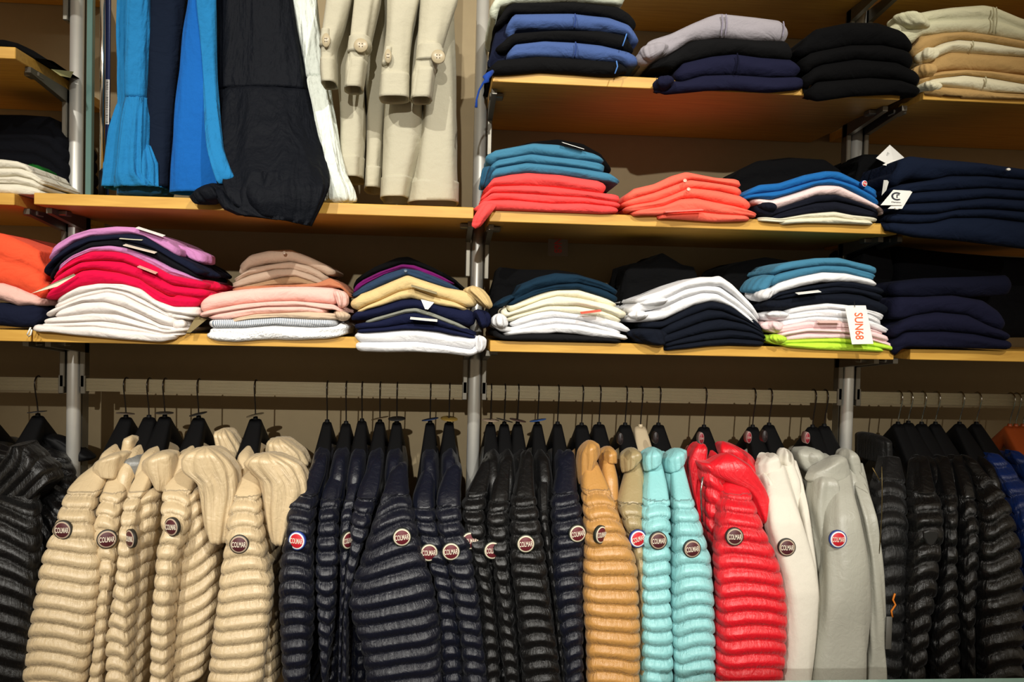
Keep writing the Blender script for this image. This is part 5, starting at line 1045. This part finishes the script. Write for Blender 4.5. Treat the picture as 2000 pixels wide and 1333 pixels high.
sliver('grey tag edge on the topmost pale tan polo', (803, 560), (853, 575), -.28, plain((150, 140, 110), .6))
sliver('white tag edge on the navy t-shirt above the lime shirts', (1559, 576), (1604, 571), -.285)
sliver('white tag edge with orange print above the pink t-shirts', (1600, 631), (1645, 631), -.282, plain((230, 190, 180), .6))
sliver('red-printed tag edge in the cream and white stack', (1135, 614), (1175, 609), -.282, plain((214, 90, 70), .6))
card('price_tag', 'yellow-green and white card under the black sweater at upper left', [(100, 135), (144, 140), (138, 152), (118, 148)], [-.20, -.10, -.10, -.17], plain((196, 190, 130), .6))
# striped gusset on the navy polo, drawstrings
o, cen, M, w_, h_ = card('price_tag', 'small striped fabric label on a navy polo in the tan stack', [(822, 585), (848, 591), (836, 605), (830, 604)], [-.277, -.277, -.281, -.281], cloth((226, 226, 220)), cat='label')
v, f = join([box_vf(-.012, .012, -.007+i*.003, -.006+i*.003, .0002, .0004) for i in range(5)])
v, f = tube_vf([tuple(at(x, y, Y_)) for x, y, Y_ in ((962, 140, -.262), (955, 146, -.275), (949, 152, -.28), (951, 158, -.28), (944, 162, -.28), (936, 176, -.275), (931, 194, -.272), (930, 210, -.272))], [.004, .0062, .0075, .006, .0024, .0020, .0020, .0032], 10)
tag(mk('drawstring', v, f, c((24, 60, 140))), 'knotted blue drawstring hanging in front of the middle upright', 'cord')
v, f = tube_vf([tuple(at(x, y, -.274)) for x, y in ((60, 640), (56, 648), (53, 654), (56, 658), (60, 654), (62, 644))], .0016, 8)
tag(mk('drawstring_loop', v, f, c((230, 228, 220))), 'small white loop hanging off the bottom white sweatpants', 'loop')
# buttons on the top coral polos, badge on the blue polo
def btn(x, y, Y, par, mat=None, r=.0042):
    cpt = Vector(at(x, y, Y).tolist()); M = Matrix.Rotation(math.radians(70), 3, 'X'); v, f = disc_vf(r, -.003, .001, 18, .0004); return mk('button', place_vf(v, M, cpt), [list(q) for q in f], mat or plain((236, 170, 150), .3), par)
FP = PILES['F']; btn(1338, 353, -.276, FP[1]); btn(1345, 370, -.277, FP[2])
btn(555, 494, -.096, PILES['K'][0], plain((190, 170, 150), .3)); btn(792, 529, -.136, PILES['L'][2], plain((70, 90, 110), .3))
badge(1688, 359, -.268, PILES['G'][0], 'r', .2, -.3, r=.0075)
for x, y, k in ((1970, 331, 0), (1752, 407, 4)):
    cpt = Vector(at(x, y, -.292).tolist()); M = Matrix.Rotation(math.radians(90), 3, 'X'); v, f = disc_vf(.0028, -.004, .001, 16, .0003, rx=1.6); mk('embroidered_mark', place_vf(v, M, cpt), [list(q) for q in f], CARD, PILES['H'][k])
# piping seams on the black sweatshirts
for (pts, k) in ((((1224, 66), (1221, 76), (1216, 90)), 3), (((1204, 119), (1206, 130), (1201, 144)), 5)):
    v, f = tube_vf([tuple(at(x, y, -.277)) for x, y in pts], .0014, 8); mk('piping', v, f, plain((70, 120, 190), .7), A[k])

# ------------------------------------------------------------ glass table edge in the foreground
Yg = -.56
P0 = at(1335, 1330, Yg); zt_ = float(at(1700, 1328, Yg)[2])
t = empty('glass_table', (P0[0]+.6, Yg-.2, 0)); tag(t, 'pale green glass table edge along the bottom right', 'table')
def glassm():
    m, nt, b = new_mat('green_glass')
    n_ = N(nt, 'ShaderNodeTexNoise'); n_.inputs['Scale'].default_value = 8
    cr = N(nt, 'ShaderNodeValToRGB'); cr.color_ramp.elements[0].color = (.50, .82, .72, 1); cr.color_ramp.elements[1].color = (.62, .90, .82, 1)
    nt.links.new(n_.outputs['Fac'], cr.inputs[0]); nt.links.new(cr.outputs[0], b.inputs['Base Color'])
    b.inputs['Roughness'].default_value = .12; b.inputs['Transmission Weight'].default_value = .5; b.inputs['IOR'].default_value = 1.5
    return m
v, f = box_vf(P0[0], P0[0]+1.2, Yg-.36, Yg, zt_-.010, zt_, .001); mk('glass_top', v, f, glassm(), t, smooth=False)
for lx in (.05, 1.15):
    for ly in (-.32, -.04):
        v, f = cyl_vf((P0[0]+lx, Yg+ly, 0), (P0[0]+lx, Yg+ly, zt_-.010), .014, n=20); mk('leg', v, f, CHROME, t)

# ------------------------------------------------------------ crumpled ends showing at the sides of the stacks
def roll(par, rows, mat, Y, b=.05, nm='sleeve_end', **k):
    kw = dict(crumple=.0035, sq=.9, capt=.012, capb=.012, dens=.004, vseam=None, seed=int(rng.randint(999)), flute=(.0035, 6)); kw.update(k)
    return loft(nm, [(q[0], q[1], q[2], Y, b) for q in rows], mat, par, **kw)
J = PILES['J']; cv, cr_, cw = c(VIO), c(RED), c(CRM[:2]+(214,))
roll(J[0], [((474, 484), 338, 372), ((480, 492), 340, 398), ((490, 500), 350, 415), ((504, 514), 368, 414), ((514, 520), 386, 410)], cv, -.16, .05, nm='trouser_end')
roll(J[1], [((505, 512), 345, 380), ((516, 522), 352, 400), ((530, 536), 372, 425), ((542, 546), 395, 426)], c(NVY), -.18, .05, nm='trouser_end')
roll(J[4], [(544, 345, 400), (552, 336, 424), (562, 332, 432), (572, 336, 432)], cr_, -.19, .055, nm='trouser_end')
roll(J[6], [(566, 336, 410), (578, 330, 430), (590, 330, 412), (600, 342, 372)], cr_, -.205, .05, nm='trouser_end')
roll(J[8], [(596, 336, 380), (606, 330, 392), (618, 326, 388), (628, 340, 372)], cw, -.215, .045, nm='trouser_end')
roll(J[10], [(622, 340, 370), (634, 344, 376), (646, 346, 368)], cw, -.225, .04, nm='trouser_end')
B_ = PILES['B']; Lp = PILES['L']; Mp = PILES['M']; Np = PILES['N']; Op = PILES['O']; Dp = PILES['D']; Kp = PILES['K']
roll(B_[0], [((90, 84), 1246, 1300), ((104, 92), 1247, 1306), ((116, 104), 1252, 1300), ((125, 116), 1262, 1288)], c((150, 145, 151)), -.262, .03)
roll(B_[3], [(150, 1284, 1312), (164, 1278, 1316), (178, 1284, 1306)], c((24, 25, 46)), -.262, .03)
roll(Lp[3], [(558, 912, 934), (568, 908, 944), (580, 922, 954), (596, 940, 960), (604, 950, 960)], c((200, 174, 122)), -.245, .03)
roll(Lp[5], [(604, 920, 946), (618, 926, 954), (632, 934, 954), (642, 938, 952)], c((22, 26, 52)), -.235, .035)
roll(Lp[9], [(655, 928, 944), (664, 930, 948), (676, 932, 947), (690, 930, 941)], c(WH), -.25, .025)
roll(Mp[0], [((592, 570), 962, 1004), ((600, 580), 962, 1006), ((606, 592), 968, 1000)], c(DTL), -.225, .04)
roll(Mp[6], [(612, 966, 984), (622, 961, 990), (634, 962, 992), (642, 972, 990)], c(WH), -.25, .028)
roll(Np[0], [((586, 576), 1246, 1306), ((596, 586), 1244, 1310), ((602, 596), 1250, 1300)], c(WH), -.245, .035)
roll(Np[2], [(606, 1229, 1262), (616, 1227, 1266), (626, 1234, 1252)], c(WH), -.25, .03)
roll(Np[5], [(640, 1226, 1290), (652, 1222, 1304), (664, 1236, 1302), (676, 1268, 1300)], c(NV2), -.235, .04)
roll(Op[1], [(536, 1482, 1510), (548, 1462, 1510), (560, 1454, 1500), (574, 1450, 1486)], c(TEAL), -.2, .05)
roll(Op[2], [(562, 1480, 1508), (576, 1466, 1502), (590, 1474, 1492)], c(WH), -.22, .045)
roll(Op[5], [(586, 1488, 1528), (598, 1482, 1534), (608, 1488, 1528)], c(NV2), -.24, .04)
roll(Op[7], [(606, 1498, 1526), (614, 1486, 1532), (624, 1492, 1532)], c(WH), -.245, .035)
roll(Op[9], [(626, 1494, 1520), (636, 1490, 1526), (650, 1502, 1526)], c(PK), -.245, .035)
roll(Op[12], [(652, 1500, 1524), (660, 1500, 1530), (672, 1508, 1532)], c(LIME), -.248, .03)
roll(Dp[0], [(28, 1742, 1786), (40, 1738, 1800), (52, 1748, 1806), (62, 1770, 1806)], c((206, 204, 172)), -.235, .04)
roll(Dp[2], [(96, 1792, 1820), (112, 1786, 1826), (126, 1790, 1816)], c((222, 216, 186)), -.235, .035)
roll(Dp[4], [(128, 1784, 1812), (142, 1780, 1822), (156, 1790, 1816)], c((190, 155, 100)), -.235, .035)
roll(Dp[5], [(160, 1796, 1824), (172, 1794, 1830), (182, 1804, 1826)], c((222, 216, 186)), -.24, .03)
roll(Kp[5], [(566, 652, 668), (580, 656, 676), (594, 660, 676), (604, 662, 672)], c(PNK), -.235, .03)
roll(Kp[8], [(606, 650, 672), (616, 652, 682), (628, 658, 680)], c((202, 178, 152)), -.235, .03)
Ep = PILES['E']
roll(Ep[2], [(326, 944, 966), (340, 940, 958), (356, 938, 952), (372, 936, 946)], c((34, 80, 108)), -.235, .04)
Gp = PILES['G']; roll(Gp[3], [(396, 1474, 1506), (408, 1474, 1512), (418, 1484, 1512)], c((20, 22, 32)), -.235, .04)
# collar edges and plackets on the piles of hooded tops: raised seam bands running over the folded front
def seam(par, x, y0, y1, Yc, mat, w_=.0016):
    pts = [tuple(at(x+1.5*math.sin(k*.9), y0+(y1-y0)*k/5, Yc-.001-.0035*math.sin(math.pi*min(1, .15+k/5)))) for k in range(6)]
    v, f = tube_vf(pts, w_, 6); return mk('seam', v, f, mat, par)
for par, x, y0, y1, Yc, m_ in ((A[2], 1123, 27, 54, -.266, c((44, 66, 124))), (A[4], 1124, 82, 110, -.266, c((44, 66, 124))), (B_[0], 1418, 28, 70, -.271, c((140, 134, 150))), (B_[0], 1410, 28, 70, -.271, c((140, 134, 150))),
                              (B_[0], 1530, 42, 72, -.270, c((140, 134, 150))), (B_[2], 1440, 104, 142, -.271, c((14, 15, 32))), (Dp[0], 1946, 14, 66, -.256, c((176, 172, 140))), (Dp[0], 1940, 14, 64, -.256, c((176, 172, 140))),
                              (Dp[5], 1925, 150, 170, -.256, c((190, 184, 150))), (Dp[2], 1900, 80, 98, -.256, c((190, 184, 150)))):
    seam(par, x, y0, y1, Yc, m_)
